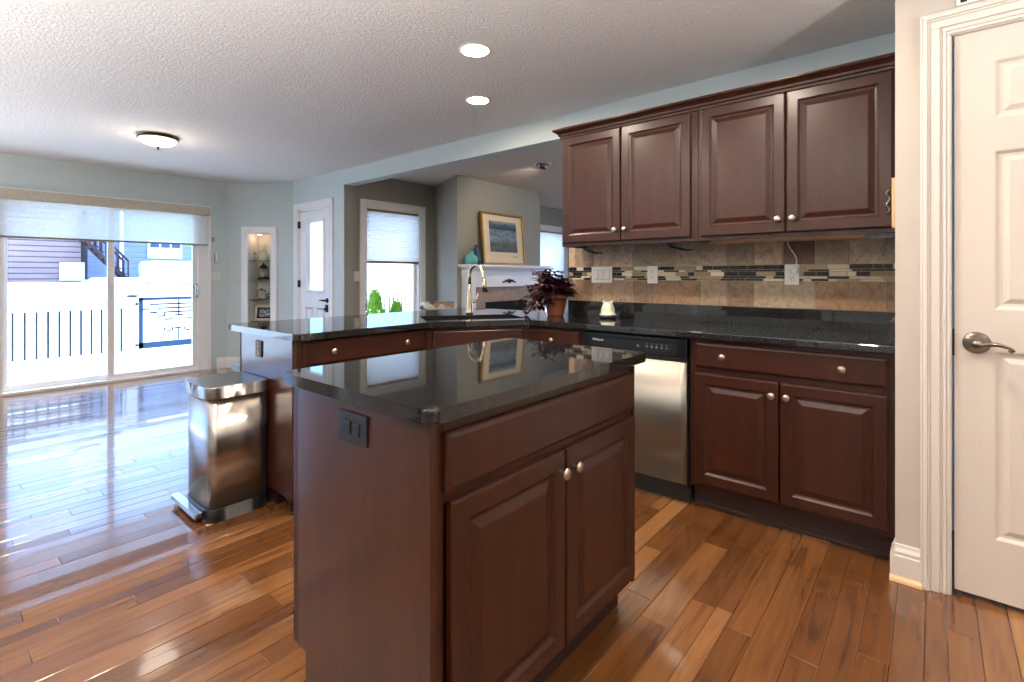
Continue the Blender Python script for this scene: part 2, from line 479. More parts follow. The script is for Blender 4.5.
def place(name, data, parent=None, loc=(0, 0, 0), rot=(0, 0, 0)):
    o = bpy.data.objects.new(name, data)
    COL.objects.link(o)
    o.location = loc; o.rotation_euler = rot
    if parent: o.parent = parent
    return o
def tag(o, label=None, cat=None, group=None, kind=None):
    if label: o['label'] = label
    if cat: o['category'] = cat
    if group: o['group'] = group
    if kind: o['kind'] = kind
    return o
def thing(name, label, cat, loc=(0, 0, 0), rz=0, group=None):
    return tag(place(name, None, None, loc, (0, 0, rz)), label, cat, group)
def struct(name, b, m, loc=(0, 0, 0), rz=0, parent=None):
    o = b.build(name, m, parent, loc, (0, 0, rz))
    if not parent: o['kind'] = 'structure'
    return o
def arc(cx, cy, r, a0, a1, n=5):
    return [(cx + r * math.cos(R(a0 + (a1 - a0) * i / n)), cy + r * math.sin(R(a0 + (a1 - a0) * i / n))) for i in range(n + 1)]
def rounded(pts, r, n=5):
    """round every corner of a polygon; r may be a list"""
    out = []; N = len(pts)
    for i, p in enumerate(pts):
        rr = r[i] if isinstance(r, (list, tuple)) else r
        p = Vector(p[:2]); a = Vector(pts[i - 1][:2]); c = Vector(pts[(i + 1) % N][:2])
        if rr <= 0: out.append(tuple(p)); continue
        u = (a - p).normalized(); w = (c - p).normalized()
        ang = u.angle(w); d = rr / math.tan(ang / 2)
        t0 = p + u * d; t1 = p + w * d
        cen = p + (u + w).normalized() * (rr / math.sin(ang / 2))
        v0 = t0 - cen; v1 = t1 - cen
        for k in range(n + 1):
            q = v0.lerp(v1, k / n).normalized() * rr
            out.append(tuple(cen + q))
    return out
# ================================================================ ROOM
YW = 3.14            # plane of the cabinet wall / header
CZ = 2.415            # ceiling height
def wall(name, L, z0, z1, holes, th, mat, loc, rz):
    """wall standing in local xz, room side towards -y, with rectangular holes (x0,x1,z0,z1)"""
    b = B()
    xs = sorted({0, L} | {h[0] for h in holes} | {h[1] for h in holes})
    zs = sorted({z0, z1} | {h[2] for h in holes} | {h[3] for h in holes})
    for i in range(len(xs) - 1):
        for j in range(len(zs) - 1):
            cx = (xs[i] + xs[i + 1]) / 2; cz = (zs[j] + zs[j + 1]) / 2
            if any(h[0] < cx < h[1] and h[2] < cz < h[3] for h in holes): continue
            b.box(xs[i], xs[i + 1], 0, th, zs[j], zs[j + 1])
    return struct(name, b, mat, loc, rz)

# floor of oak strips running along y
def make_floor():
    bm = bmesh.new()
    cl = bm.loops.layers.color.new('plank')
    x = -7.2
    rnd = random.Random(3)
    while x < 2.3:
        w = rnd.choice((0.057, 0.083, 0.083, 0.108))
        y = -2.8 - rnd.random()
        while y < 9.2:
            ln = rnd.uniform(0.45, 1.7)
            if y + ln > -2.8 and not (y > 3.3 and x > 1.5):
                g = 0.0018; d = 0.002
                tx = rnd.uniform(-1, 1) * 0.0007; ty = rnd.uniform(-1, 1) * 0.0006
                o = [bm.verts.new((a, b_, -d)) for a, b_ in ((x, y), (x + w, y), (x + w, y + ln), (x, y + ln))]
                i_ = [bm.verts.new((a, b_, z)) for a, b_, z in ((x + g, y + g, -tx - ty), (x + w - g, y + g, tx - ty), (x + w - g, y + ln - g, tx + ty), (x + g, y + ln - g, -tx + ty))]
                fs = [bm.faces.new(i_)] + [bm.faces.new([o[k], o[(k + 1) % 4], i_[(k + 1) % 4], i_[k]]) for k in range(4)]
                c = (rnd.random(), rnd.random(), rnd.random(), 1)
                for k, f in enumerate(fs):
                    for lp in f.loops: lp[cl] = c if k == 0 else (0.0, c[1], c[2], 1)
            y += ln
        x += w
    me = bpy.data.meshes.new('floor'); bm.to_mesh(me); bm.free()
    me.materials.append(M['floor'])
    o = place('floor', me); o['kind'] = 'structure'
    sb = B().box(-7.2, 2.4, -2.85, 9.3, -0.25, -0.012)
    struct('floor_base', sb, 'toe')
make_floor()
struct('ceiling', B().box(-7.25, 2.45, -2.8, YW + 0.12, CZ, CZ + 0.12), 'ceiling')
struct('ceiling_living', B().box(-5.5, 2.45, YW + 0.12, 9.25, CZ, CZ + 0.12), 'ceiling_flat')
# sliding door wall (x = -7.05)
wall('wall_left', 5.3, 0, CZ, [(3.2, 5.08, 0.0, 2.05), (.5, 2.4, .0, 2.05)], 0.16, 'wall_dining', (-7.05, -2.7, 0), R(90))
# 45 degree niche wall
NA = Vector((-7.05, 2.60, 0)); NB = Vector((-6.36, 3.14, 0)); NL = (NB - NA).length; NR = math.atan2(NB.y - NA.y, NB.x - NA.x)
NIX0, NIX1, NIZ0, NIZ1 = 0.285, 0.585, 0.50, 1.75
wall('wall_corner', NL, 0, CZ, [(NIX0, NIX1, NIZ0, NIZ1)], 0.03, 'wall_dining', NA, NR)
nb = B()
nb.box(NIX0 - .02, NIX0, .03, .26, NIZ0 - .02, NIZ1 + .02).box(NIX1, NIX1 + .02, .03, .26, NIZ0 - .02, NIZ1 + .02)
nb.box(NIX0 - .02, NIX1 + .02, .24, .26, NIZ0 - .02, NIZ1 + .02).box(NIX0, NIX1, .0, .24, NIZ0 - .02, NIZ0).box(NIX0, NIX1, .0, .24, NIZ1, NIZ1 + .02)
struct('wall_niche', nb, 'ceiling_flat', NA, NR)
# wall with the white glazed door, running on as the header over the peninsula and the wall behind the cabinets
DX0, DX1, DZ = -6.215, -5.455, 2.03
bw = B()
for x0, x1, z0, z1 in ((-6.36, DX0, 0, CZ), (DX0, DX1, DZ, CZ), (DX1, -5.15, 0, CZ), (-5.15, -2.08, 2.24, CZ), (-2.08, 2.3, 0, CZ)):
    bw.box(x0, x1, YW, YW + 0.13, z0, z1)
struct('wall_back', bw, 'wall_dining')
struct('wall_end', B().box(-5.15, -5.146, YW + .004, YW + .13, 0, 2.24), 'wall_living')
struct('wall_half', B().box(-3.02, -2.08, YW + .01, YW + 0.12, 0, .875), 'wall_living')
# pantry wall
bw = B()
PY = 2.50
PX0, PX1, PZ = 0.052, 0.86, 2.105
bw.box(-.113, PX0, PY, PY + .12, 0, CZ).box(PX0, PX1, PY, PY + .12, PZ, CZ).box(PX1, 2.3, PY, PY + .12, 0, CZ)
bw.box(-.113, .0, PY + .12, YW, 0, CZ)
struct('wall_right', bw, 'wall_pantry')
# wall behind the camera; its wide unseen window is added for fill daylight
wall('wall_front', 9.35, 0, CZ, [(5.55, 8.15, 0.5, 2.2)], 0.14, 'wall_dining', (2.3, -2.7, 0), R(180))
for k in range(1):
    f = B()
    x0 = 2.3 - 5.55; xa = x0 - 2.6
    f.box(xa - .09, x0 + .09, -2.70, -2.68, 2.2, 2.29).box(xa - .09, x0 + .09, -2.70, -2.66, .42, .5)
    f.box(xa - .09, xa, -2.70, -2.68, .5, 2.2).box(x0, x0 + .09, -2.70, -2.68, .5, 2.2)
    f.box((xa + x0) / 2 - .04, (xa + x0) / 2 + .04, -2.80, -2.72, .5, 2.2)
    struct('window_%d' % (4 + k), f, 'paint_white')
    sc = B()
    for q in range(26): sc.quad((xa + .1 * q, -2.665 + .012 * (q % 2), .45), (xa + .1 * (q + 1), -2.665 + .012 * ((q + 1) % 2), .45), (xa + .1 * (q + 1), -2.665 + .012 * ((q + 1) % 2), 2.24), (xa + .1 * q, -2.665 + .012 * (q % 2), 2.24))
    tag(sc.build('dimming_curtain', 'sheer'), 'unseen cream curtain added to dim the window behind the camera', 'curtain')  # curtain added to dim and neutralise this window in the granite reflections
struct('wall_side', B().box(2.3, 2.42, -2.8, PY + .1, 0, CZ), 'wall_pantry')
# living room shell
wall('wall_living_left', 1.37, 0, CZ, [(0.19, 1.02, 0.45, 2.03)], 0.14, 'wall_living', (-5.2, 3.27, 0), R(90))
bw = B()
bw.prism([(-5.2, 4.55), (-4.41, 4.21), (-4.41, 5.89), (-5.3, 5.89), (-5.3, 4.62)], 0, CZ)
struct('wall_chimney', bw, 'wall_living')
wall('wall_living_far', 3.3, 0, CZ, [(1.12, 2.0, 0.45, 2.02)], 0.14, 'wall_living', (-5.3, 5.85, 0), R(90))
wall('wall_living_back', 7.7, 0, CZ, [(2.5, 5.1, 0.5, 2.2)], 0.14, 'wall_living', (-5.4, 9.05, 0), 0)
struct('wall_living_right', B().box(1.6, 1.72, YW + .12, 9.1, 0, CZ), 'wall_living')
struct('wall_living_front', B().box(-2.08, 2.3, YW + .13, YW + .14, 0, CZ), 'wall_living')

def profile_strip(b, L, h, prof, mtx=None):
    """moulding of length L along x; prof in (y,z) closed polygon, y negative = into the room"""
    bb = bmesh.new()
    a = [bb.verts.new((0, y, z)) for y, z in prof]; c = [bb.verts.new((L, y, z)) for y, z in prof]
    n = len(prof)
    bb.faces.new(a); bb.faces.new(list(reversed(c)))
    for i in range(n): bb.faces.new([a[i], c[i], c[(i + 1) % n], a[(i + 1) % n]])
    bmesh.ops.recalc_face_normals(bb, faces=bb.faces)
    b._merge(bb, mtx)
BASE = [(0, 0), (-.016, 0), (-.016, .095), (-.012, .10), (-.013, .112), (-.007, .125), (-.004, .138), (0, .14)]
def baseboard(name, L, loc, rz, mat='paint_white', shoe=False):
    b = B(); profile_strip(b, L, .14, BASE)
    return struct(name, b, mat, loc, rz)
baseboard('baseboard_left', .62, (-7.05, -.21, 0), R(90))
baseboard('baseboard_left', .11, (-7.05, 2.48, 0), R(90))
baseboard('baseboard_corner', NL, NA, NR)
baseboard('baseboard_back', .06, (-6.36, YW, 0), 0)
baseboard('baseboard_back', .21, (-5.36, YW, 0), 0)
baseboard('baseboard_right', .085, (-.113, PY, 0), 0, 'trim_warm')
baseboard('baseboard_right', 1.3, (.95, PY, 0), 0, 'trim_warm')
# baseboard return on the end of the pantry wall + its oak quarter round
b = B(); profile_strip(b, .06, .14, BASE, Matrix.Translation((-.113, PY + .05, 0)) @ Matrix.Rotation(R(-90), 4, 'Z'))
struct('baseboard_end', b, 'trim_warm')
b = B(); profile_strip(b, .10, .02, [(0, 0), (-.018, 0), (-.015, .01), (-.008, .016), (0, .018)], Matrix.Translation((-.13, PY - .016, 0)))
struct('trim_quarter_round', b, 'light_wood')

def casing(b, x0, x1, z0, z1, w=.085, sill=False, mtx=None):
    """moulded casing round an opening, local xz, room side -y"""
    def leg(xa, xb, za, zb): b.box(xa, xb, -.014, 0, za, zb, mtx=mtx)
    for (ya, ia, ib) in ((-.014, 0, w), (-.022, w * .55, w * .95), (-.019, w * .06, w * .22)):
        b.box(x0 - ib, x0 - ia, ya, 0, z0, z1 + ia, mtx=mtx, bev=.002)
        b.box(x1 + ia, x1 + ib, ya, 0, z0, z1 + ia, mtx=mtx, bev=.002)
        b.box(x0 - ib, x1 + ib, ya, 0, z1 + ia, z1 + ib, mtx=mtx, bev=.002)
    if sill:
        b.box(x0 - w, x1 + w, -.045, .02, z0 - .03, z0, mtx=mtx, bev=.004)
        b.box(x0 - w + .01, x1 + w - .01, -.014, 0, z0 - .10, z0 - .03, mtx=mtx)

b = B(); casing(b, -2.2, -.3, .0, 2.05, .085); b.box(-1.29, -1.21, .03, .10, .0, 2.05).box(-2.2, -.3, .03, .10, 2.0, 2.05).box(-2.2, -.3, .0, .10, .0, .06)
struct('window_5', b, 'paint_white', (-7.05, 0, 0), R(90))
# niche casing
b = B(); casing(b, NIX0, NIX1, NIZ0, NIZ1, .085, True)
struct('trim_niche', b, 'paint_white', NA, NR)

# ---- sliding patio door
SD = place('door_3', None, None, (-7.05, 0, 0), (0, 0, R(90))); SD['kind'] = 'structure'
b = B(); casing(b, .50, 2.38, 0, 2.05, .03)
b.box(.50, .55, -.004, .13, 0, 2.05, .002).box(2.27, 2.38, -.004, .13, 0, 2.05, .002).box(.5, 2.38, -.004, .13, 2.0, 2.05)
b.box(.5, 2.38, -.02, .16, 0, .03, .003)
b.build('door_frame', 'paint_white', SD)
def sash(x0, x1, y, sw=.06):
    b = B()
    b.box(x0, x0 + sw, y, y + .04, .03, 2.0, .004).box(x1 - sw, x1, y, y + .04, .03, 2.0, .004)
    b.box(x0 + sw, x1 - sw, y, y + .04, .03, .085, .004).box(x0 + sw, x1 - sw, y, y + .04, 1.93, 2.0, .004)
    o = b.build('door_sash', 'paint_white', SD)
    B().box(x0 + sw, x1 - sw, y + .018, y + .024, .085, 1.93).build('glass_pane', 'glass', o)
    return o
sash(.535, 1.435, .08, .05)
s2 = sash(1.372, 2.275, .02, .062)
b = B().box(2.235, 2.262, -.012, .02, .93, 1.10, .006, 2)
b.tube([(2.248, -.01, .95), (2.248, -.045, .965), (2.248, -.05, 1.015), (2.248, -.045, 1.065), (2.248, -.01, 1.08)], .008)
b.build('door_handle', 'chrome', s2)
# roller blind over it
rb = thing('roller_blind', 'sheer beige roller blind with textured valance above the sliding patio door', 'blind', (-7.05, 0, 0), R(90))
B().box(.30, 2.375, -.11, -.035, 1.955, 2.055, .006, 2).build('valance', 'valance', rb)
b = B()
N = 40
for i in range(N):
    xa = .33 + 2.01 * i / N; xb = .33 + 2.01 * (i + 1) / N
    b.quad((xa, -.06, 1.59), (xb, -.06, 1.59), (xb, -.06, 1.97), (xa, -.06, 1.97))
b.build('blind_fabric', 'roller', rb)
B().box(.33, 2.355, -.067, -.053, 1.574, 1.594, .004, 2).build('bottom_rail', 'shade_rail', rb)

# ---- white exterior door in the back wall
D1 = place('door_1', None, None, (0, YW, 0)); D1['kind'] = 'structure'
b = B(); casing(b, DX0, DX1, 0, DZ, .085); b.box(DX0, DX0 + .015, 0, .13, 0, DZ).box(DX1 - .015, DX1, 0, .13, 0, DZ).box(DX0, DX1, 0, .13, DZ - .015, DZ)
b.build('door_casing', 'paint_white', D1)
dw = DX1 - DX0 - .03
GX0, GX1, GZ0, GZ1 = .155, .575, 1.0, 1.86
b = B()
mt = Matrix.Translation((DX0 + .015, .02, .01)); dh = DZ - .03
for x0, x1, z0, z1 in ((0, GX0, 0, dh), (GX1, dw, 0, dh), (GX0, GX1, 0, GZ0), (GX0, GX1, GZ1, dh)):
    b.box(x0, x1, 0, .04, z0, z1, mtx=mt)
for x0, x1, z0, z1 in ((GX0 - .03, GX0 + .012, GZ0 - .03, GZ1 + .03), (GX1 - .012, GX1 + .03, GZ0 - .03, GZ1 + .03), (GX0, GX1, GZ0 - .03, GZ0 + .012), (GX0, GX1, GZ1 - .012, GZ1 + .03)):
    b.box(x0, x1, -.012, .05, z0, z1, .004, mtx=mt)
for x0 in (.13, .405):
    b.rings(.20, .62, [(0, -.001), (.012, -.008), (.02, -.001), (.03, .002), (.045, -.004)], .0, Matrix.Translation((DX0 + .015 + x0, .02, .20)))
sl = b.build('door_slab', 'paint_white', D1)
B().box(GX0 + .012, GX1 - .012, .017, .023, GZ0 + .012, GZ1 - .012, mtx=mt).build('glass_pane', 'glass', sl)
for hz in (.25, 1.05, 1.80):
    B().box(DX0 + .004, DX0 + .022, -.012, .02, hz, hz + .09, .002).build('hinge', 'bronze', D1)
b = B().lathe([(.03, 0), (.03, .006), (.012, .012), (.012, .045)], (DX1 - .09, .02, .90), 'Y')
b.tube([(DX1 - .09, -.025, .90), (DX1 - .13, -.03, .905), (DX1 - .19, -.028, .897)], [.011, .009, .006])
b.build('lever_handle', 'bronze', sl)
b = B().box(DX1 - .115, DX1 - .065, .0, .02, .76, .85, .006, 2).lathe([(.014, 0), (.014, .02), (0, .022)], (DX1 - .09, 0, .80), 'Y')
b.build('deadbolt', 'bronze', sl)

# ---- pantry door: six panel moulded door, casing, lever
D2 = place('door_2', None, None, (0, PY, 0)); D2['kind'] = 'structure'
b = B()
cw = .088
CP = [(0, 0, -.012), (.010, .010, -.014), (.018, .026, -.010), (.026, .052, -.018), (.052, .062, -.022), (.062, .080, -.026), (.080, .088, -.022)]
xL, xR, zT = PX0, PX1, PZ
for _, (i0, i1, y) in enumerate([(0, .012, -.010), (.012, .022, -.014), (.022, .030, -.010), (.030, .058, -.017), (.058, .066, -.021), (.066, .080, -.027), (.080, .088, -.022)]):
    b.box(xL - i1, xL - i0, y, 0, 0, zT + i0, .0015).box(xR + i0, xR + i1, y, 0, 0, zT + i0, .0015).box(xL - i1, xR + i1, y, 0, zT + i0, zT + i1, .0015)
b.box(xL, xL + .004, 0, .12, 0, zT).box(xR - .004, xR, 0, .12, 0, zT).box(xL, xR, 0, .12, zT - .004, zT)
b.build('door_casing', 'trim_warm', D2)
def six_panel():
    X0 = .064; W = .78; Zb = .022; Ht = 2.078
    b = B()
    cols = [(.109, .334), (.446, .671)]
    rows = [(.22, .902), (1.054, 1.630), (1.749, 1.958)]
    xs = [0] + [v for c in cols for v in c] + [W]; zs = [0] + [v for r in rows for v in r] + [Ht]
    mt = Matrix.Translation((X0, .012, Zb))
    b.box(0, W, .012, .035, 0, Ht, mtx=mt)
    for i in range(len(xs) - 1):
        for j in range(len(zs) - 1):
            if i % 2 == 1 and j % 2 == 1:
                w = xs[i + 1] - xs[i]; h = zs[j + 1] - zs[j]
                b.rings(w, h, [(0, 0), (.004, .002), (.012, .009), (.022, .010), (.040, .002)], .012, mt @ Matrix.Translation((xs[i], 0, zs[j])))
            else:
                b.box(xs[i], xs[i + 1], 0, .012, zs[j], zs[j + 1], mtx=mt)
    return b
def m_door():
    m = Mat('grained_white_door'); v = m.coord((60, 60, 2.2)); n = m.noise(v, 1.5, 5, 0.6, 1.0)
    m.bump(m.ramp(n.outputs[0], [(0.35, (0, 0, 0)), (0.65, (1, 1, 1))]), 0.25, 0.0015)
    return m.set(srgb('#DDD5CC'), 0.45)
M['door_grain'] = m_door()
ps = six_panel().build('door_slab', 'door_grain', D2)
LX, LZ = .125, .952
b = B().lathe([(.040, 0), (.040, .004), (.036, .010), (.022, .016), (.020, .024), (.011, .028), (.011, .052), (.016, .056), (.016, .066), (0, .070)], (LX, .012, LZ), 'Y', 32)
pts = []
for i in range(17):
    t = i / 16
    pts.append((LX + .005 + .080 * t, -.050, LZ - .004 + .010 * math.sin(t * PI * .95) - .006 * t))
pts += [(LX + .092, -.050, LZ - .016), (LX + .087, -.050, LZ - .021), (LX + .081, -.050, LZ - .016), (LX + .086, -.050, LZ - .011)]
b.tube(pts, [.010 - .0045 * i / 16 for i in range(17)] + [.0055, .005, .0045, .004], 12)
b.build('lever_handle', 'nickel_dark', ps)
B().box(.058, .064, .008, .02, .90, 1.0).build('strike_plate', 'bronze', D2)
# air grille over the pantry door
ag = thing('air_grille', 'white slotted air grille high on the wall above the pantry door', 'vent', (.068, PY, 2.204))
b = B().box(0, .34, -.008, 0, 0, .14, .003)
b.build('grille_frame', 'paint_white', ag)
b = B()
for k in range(10): b.box(.012 + k * .033, .030 + k * .033, -.0095, -.0075, .008, .132)
b.build('grille_slot', 'dark_gap', ag)

# ---- living room windows
def window(name, L0, L1, z0, z1, loc, mid=None, w=.085):
    W = place(name, None, None, loc, (0, 0, R(90))); W['kind'] = 'structure'
    b = B(); casing(b, L0, L1, z0, z1, w, True)
    b.box(L0, L0 + .02, 0, .14, z0, z1).box(L1 - .02, L1, 0, .14, z0, z1).box(L0, L1, 0, .14, z1 - .02, z1).box(L0, L1, 0, .14, z0, z0 + .02)
    b.build('window_frame', 'paint_white', W)
    b = B(); y = .06
    b.box(L0 + .02, L0 + .05, y, y + .035, z0 + .02, z1 - .02).box(L1 - .05, L1 - .02, y, y + .035, z0 + .02, z1 - .02)
    b.box(L0 + .05, L1 - .05, y, y + .035, z0 + .02, z0 + .06).box(L0 + .05, L1 - .05, y, y + .035, z1 - .06, z1 - .02)
    s = b.build('window_sash', 'paint_white', W)
    B().box(L0 + .05, L1 - .05, .075, .079, z0 + .06, z1 - .06).build('glass_pane', 'glass', s)
window('window_1', 3.46, 4.29, .45, 2.03, (-5.2, 0, 0))
window('window_2', 6.97, 7.85, .45, 2.02, (-5.3, 0, 0))
b = B(); casing(b, 0, 2.6, .5, 2.2, .08); b.box(1.27, 1.33, .02, .1, .5, 2.2)
struct('window_3', b, 'paint_white', (-2.9, 9.05, 0))  # unseen window, added to let more daylight into the living room
def cell_shade(L0, L1, zt, zb, loc, label):
    t = thing('cellular_shade', label, 'blind', loc, R(90), None)
    B().box(L0, L1, .0, .045, zt - .028, zt, .003).build('head_rail', 'shade_rail', t)
    b = B(); n = int((zt - zb - .06) / .02); top = zt - .028
    h = (top - zb - .03) / n
    for i in range(n):
        za = top - i * h; zc = za - h
        for ya, yb in ((.012, .004),):
            b.quad((L0 + .004, ya, za), (L1 - .004, ya, za), (L1 - .004, yb, (za + zc) / 2), (L0 + .004, yb, (za + zc) / 2))
            b.quad((L0 + .004, yb, (za + zc) / 2), (L1 - .004, yb, (za + zc) / 2), (L1 - .004, ya, zc), (L0 + .004, ya, zc))
    b.build('pleated_fabric', 'cellular', t)
    B().box(L0, L1, .0, .045, zb, zb + .03, .003).box((L0 + L1) / 2 - .03, (L0 + L1) / 2 + .03, -.012, 0, zb + .002, zb + .012, .002).build('bottom_rail', 'shade_rail', t)
cell_shade(3.482, 4.268, 2.008, 1.35, (-5.2, 0, 0), 'white cellular shade half lowered in the window beyond the peninsula')
cell_shade(6.992, 7.828, 1.998, 1.25, (-5.3, 0, 0), 'pale cellular shade in the far window beside the upper cabinets')
# ================================================================ CABINETS
def panel_mesh(w, h, kind='door'):
    b = B()
    if kind == 'door':
        b.rings(w, h, [(0, .005), (.003, .001), (.007, 0), (.050, 0), (.053, .003), (.060, .0075), (.066, .0085), (.070, .0075), (.090, .001), (.094, .0005)], .02)
    else:
        b.rings(w, h, [(0, .008), (.004, .004), (.006, .003), (.012, 0), (.016, 0)], .02)
    return b
KNOB = None
def knob(parent, x, z, y=0.0):
    global KNOB
    if KNOB is None:
        k = B().lathe([(.007, 0), (.0055, .004), (.005, .014), (.008, .018), (.0155, .021), (.0165, .0245), (.014, .0285), (.008, .031), (0, .032)], (0, 0, 0), 'Y', 24)
        o = k.build('knob', 'nickel', parent); KNOB = o.data
    else: o = place('knob', KNOB, parent)
    o.location = (x, y, z)
    return o
def door(parent, x, z, w, h, knob_at=None, y=-.02, name='door'):
    o = panel_mesh(w, h).build(name, 'cherry', parent, (x, y, z))
    if knob_at: knob(o, *knob_at)
    return o
def drawer(parent, x, z, w, h, knobs=(), y=-.02, name='drawer'):
    o = panel_mesh(w, h, 'drawer').build(name, 'cherry', parent, (x, y, z))
    for kx in knobs: knob(o, kx, h / 2)
    return o
CB = .879   # top of base cabinets
def frame(b, w, z0, z1, openings=()):
    """face frame 2 cm thick in front of the carcass"""
    s = .04
    b.box(0, s, 0, .02, z0, z1, .001).box(w - s, w, 0, .02, z0, z1, .001).box(s, w - s, 0, .02, z0, z0 + .03).box(s, w - s, 0, .02, z1 - .03, z1)
    for z in openings: b.box(s, w - s, 0, .02, z - .015, z + .015)

CI = .893
# --- island cabinet: local x = world +y, front towards +x
isl = thing('island_cabinet', 'dark cherry kitchen island cabinet with two raised panel doors and false drawer', 'cabinet', (-.818, .70, 0), R(90))
IW = .94
b = B()
b.box(.012, IW, .02, .50, .115, CI)
b.box(.012, IW - .012, .075, .50, 0, .12)
b.build('carcass', 'cherry', isl)
b = B()
frame(b, IW, .115, CI, (.715,)); b.box(.04, IW - .04, 0, .02, .85, CI - .03); b.box(.04, IW - .04, .018, .02, .14, CI)
b.build('face_frame', 'cherry', isl)
# end panel (faces the camera), notched at both feet
def end_panel(x0, x1):
    b = B().box(x0, x1, -.006, .565, .15, CI, .0008).box(x0, x1, -.006, .52, .1155, .15).box(x0, x1, .06, .52, 0, .1155)
    return b.build('end_panel', 'cherry_panel', isl)
end_panel(-.0025, .012)
end_panel(IW - .012, IW + .004)
# back corner stile and back panel
B().box(-.002, .02, .565, .592, .15, CI, .001).build('corner_stile', 'cherry', isl)
B().box(.02, IW, .50, .575, .15, CI).box(.02, IW, .50, .53, 0, .15).build('back_panel', 'cherry', isl)
B().box(.012, IW - .012, .06, .075, 0, .115).build('toe_kick', 'toe', isl)
drawer(isl, .036, .728, .882, .130, (), name='false_drawer_front')
door(isl, .048, .142, .438, .563, (.410, .508))
door(isl, .494, .142, .430, .563, (.030, .508))
itop = B().prism(rounded([(-1.43, .668), (-.778, .668), (-.778, 1.685), (-1.43, 1.685)], .028), .8935, .925, .006, 3).build('island_countertop', 'granite')
tag(itop, 'black speckled granite slab with rounded corners on the central island', 'countertop')

def outlet(name, label, loc, rz, plate='plastic_white', w=.072, h=.115, rot90=False, kind='duplex', gang=1, inner=None, sc=1.0, group=None):
    cat = 'switch' if 'switch' in name else 'outlet'
    t = thing(name, label, cat, loc, rz, group)
    inner = inner or plate
    B().box(-w / 2, w / 2, -.006, 0, -h / 2, h / 2, .0025, 2).build('wall_plate', plate, t)
    if kind == 'duplex':
        for s in (-1, 1):
            cx, cz = (s * .02, 0) if rot90 else (0, s * .02)
            b = B().box(cx - .0155, cx + .0155, -.0085, -.005, cz - .0165, cz + .0165, .003, 2)
            o = b.build('socket', inner, t)
            g = B()
            for q in (-1, 1):
                if rot90: g.box(cx + .001, cx + .009, -.0092, -.0084, cz + q * .006 - .0012, cz + q * .006 + .0012)
                else: g.box(cx + q * .006 - .0012, cx + q * .006 + .0012, -.0092, -.0084, cz - .001, cz + .009)
            if rot90: g.lathe([(.0025, 0), (.0025, .0008), (0, .0008)], (cx - .008, -.0084, cz), 'Y', 10)
            else: g.lathe([(.0025, 0), (.0025, .0008), (0, .0008)], (cx, -.0084, cz - .008), 'Y', 10)
            g.build('slot', 'dark_gap', o)
    else:
        for k in range(gang):
            cx = (k - (gang - 1) / 2) * .046
            g = B().box(cx - .0175, cx + .0175, -.0068, -.0055, -.034, .034)
            g.build('switch_surround', 'grey_disc', t)
            mt = Matrix.Translation((cx, -.008, 0)) @ Matrix.Rotation(R(4 if k % 2 else -4), 4, 'X')
            B().box(-.0155, .0155, -.003, .003, -.031, .031, .0015, mtx=mt).build('rocker', inner, t)
    return t
outlet('wall_outlet', 'dark grey outlet set sideways in the end panel of the island', (-1.098, .697, .823), 0, 'plastic_black', .125, .075, True)

# --- base run along the back wall: local origin at front-left, front towards -y at world y = 2.59
FY = 2.59
def base_cab(name, label, x0, x1, y=FY, rz=0, loc=None, depth=.54, toe=True):
    t = thing(name, label, 'cabinet', loc or (x0, y, 0), rz)
    w = x1 - x0
    B().box(.001, w - .001, .02, depth, .115, CB).build('carcass', 'cherry', t)
    b = B(); frame(b, w, .115, CB, (.715,)); b.box(.04, w - .04, .0185, .02, .14, CB); b.build('face_frame', 'cherry', t)
    if toe: B().box(.0, w, .06, .072, 0, .115).box(.0, w, .05, .06, 0, .018, .003).build('toe_kick', 'toe', t)
    return t, w
c, w = base_cab('base_cabinet', 'cherry base cabinet with wide two knob drawer over double doors, beside the pantry wall', -.965, -.118)
drawer(c, .03, .733, .797, .125, (.142, .637))
door(c, .03, .14, .388, .562, (.362, .500))
door(c, .424, .14, .402, .562, (.030, .500))
c, w = base_cab('base_cabinet', 'narrow cherry base cabinet between the dishwasher and the corner sink', -2.035, -1.615)
drawer(c, .018, .733, .384, .125, (.192,))
door(c, .018, .14, .384, .562, (.035, .500))
# dishwasher
dwt = thing('dishwasher', 'stainless steel dishwasher with black control panel under the counter', 'dishwasher', (-1.605, FY, 0))
DWW = .632
B().box(.004, DWW - .004, .03, .54, .0, .872).build('tub', 'plastic_black', dwt)
B().box(.0, DWW, .045, .06, 0, .10).build('kick_plate', 'plastic_black', dwt)
b = B()
b.box(.0, DWW, -.022, .03, .768, .870, .006, 2)
cp = b.build('control_panel', 'black_gloss', dwt)
B().box(.055, DWW - .05, -.0235, -.021, .785, .845, .002).build('panel_inset', 'black_gloss', cp)
for k in range(6):
    bx_ = (.352 if k == 5 else .405 + k * .028)
    B().box(bx_, bx_ + .012, -.025, -.0232, .806, .818, .001).build('button', 'button_grey', cp)
for k in range(5): B().box(.405 + k * .028, .417 + k * .028, -.0245, -.0232, .826, .829).build('button_mark', 'button_grey', cp)
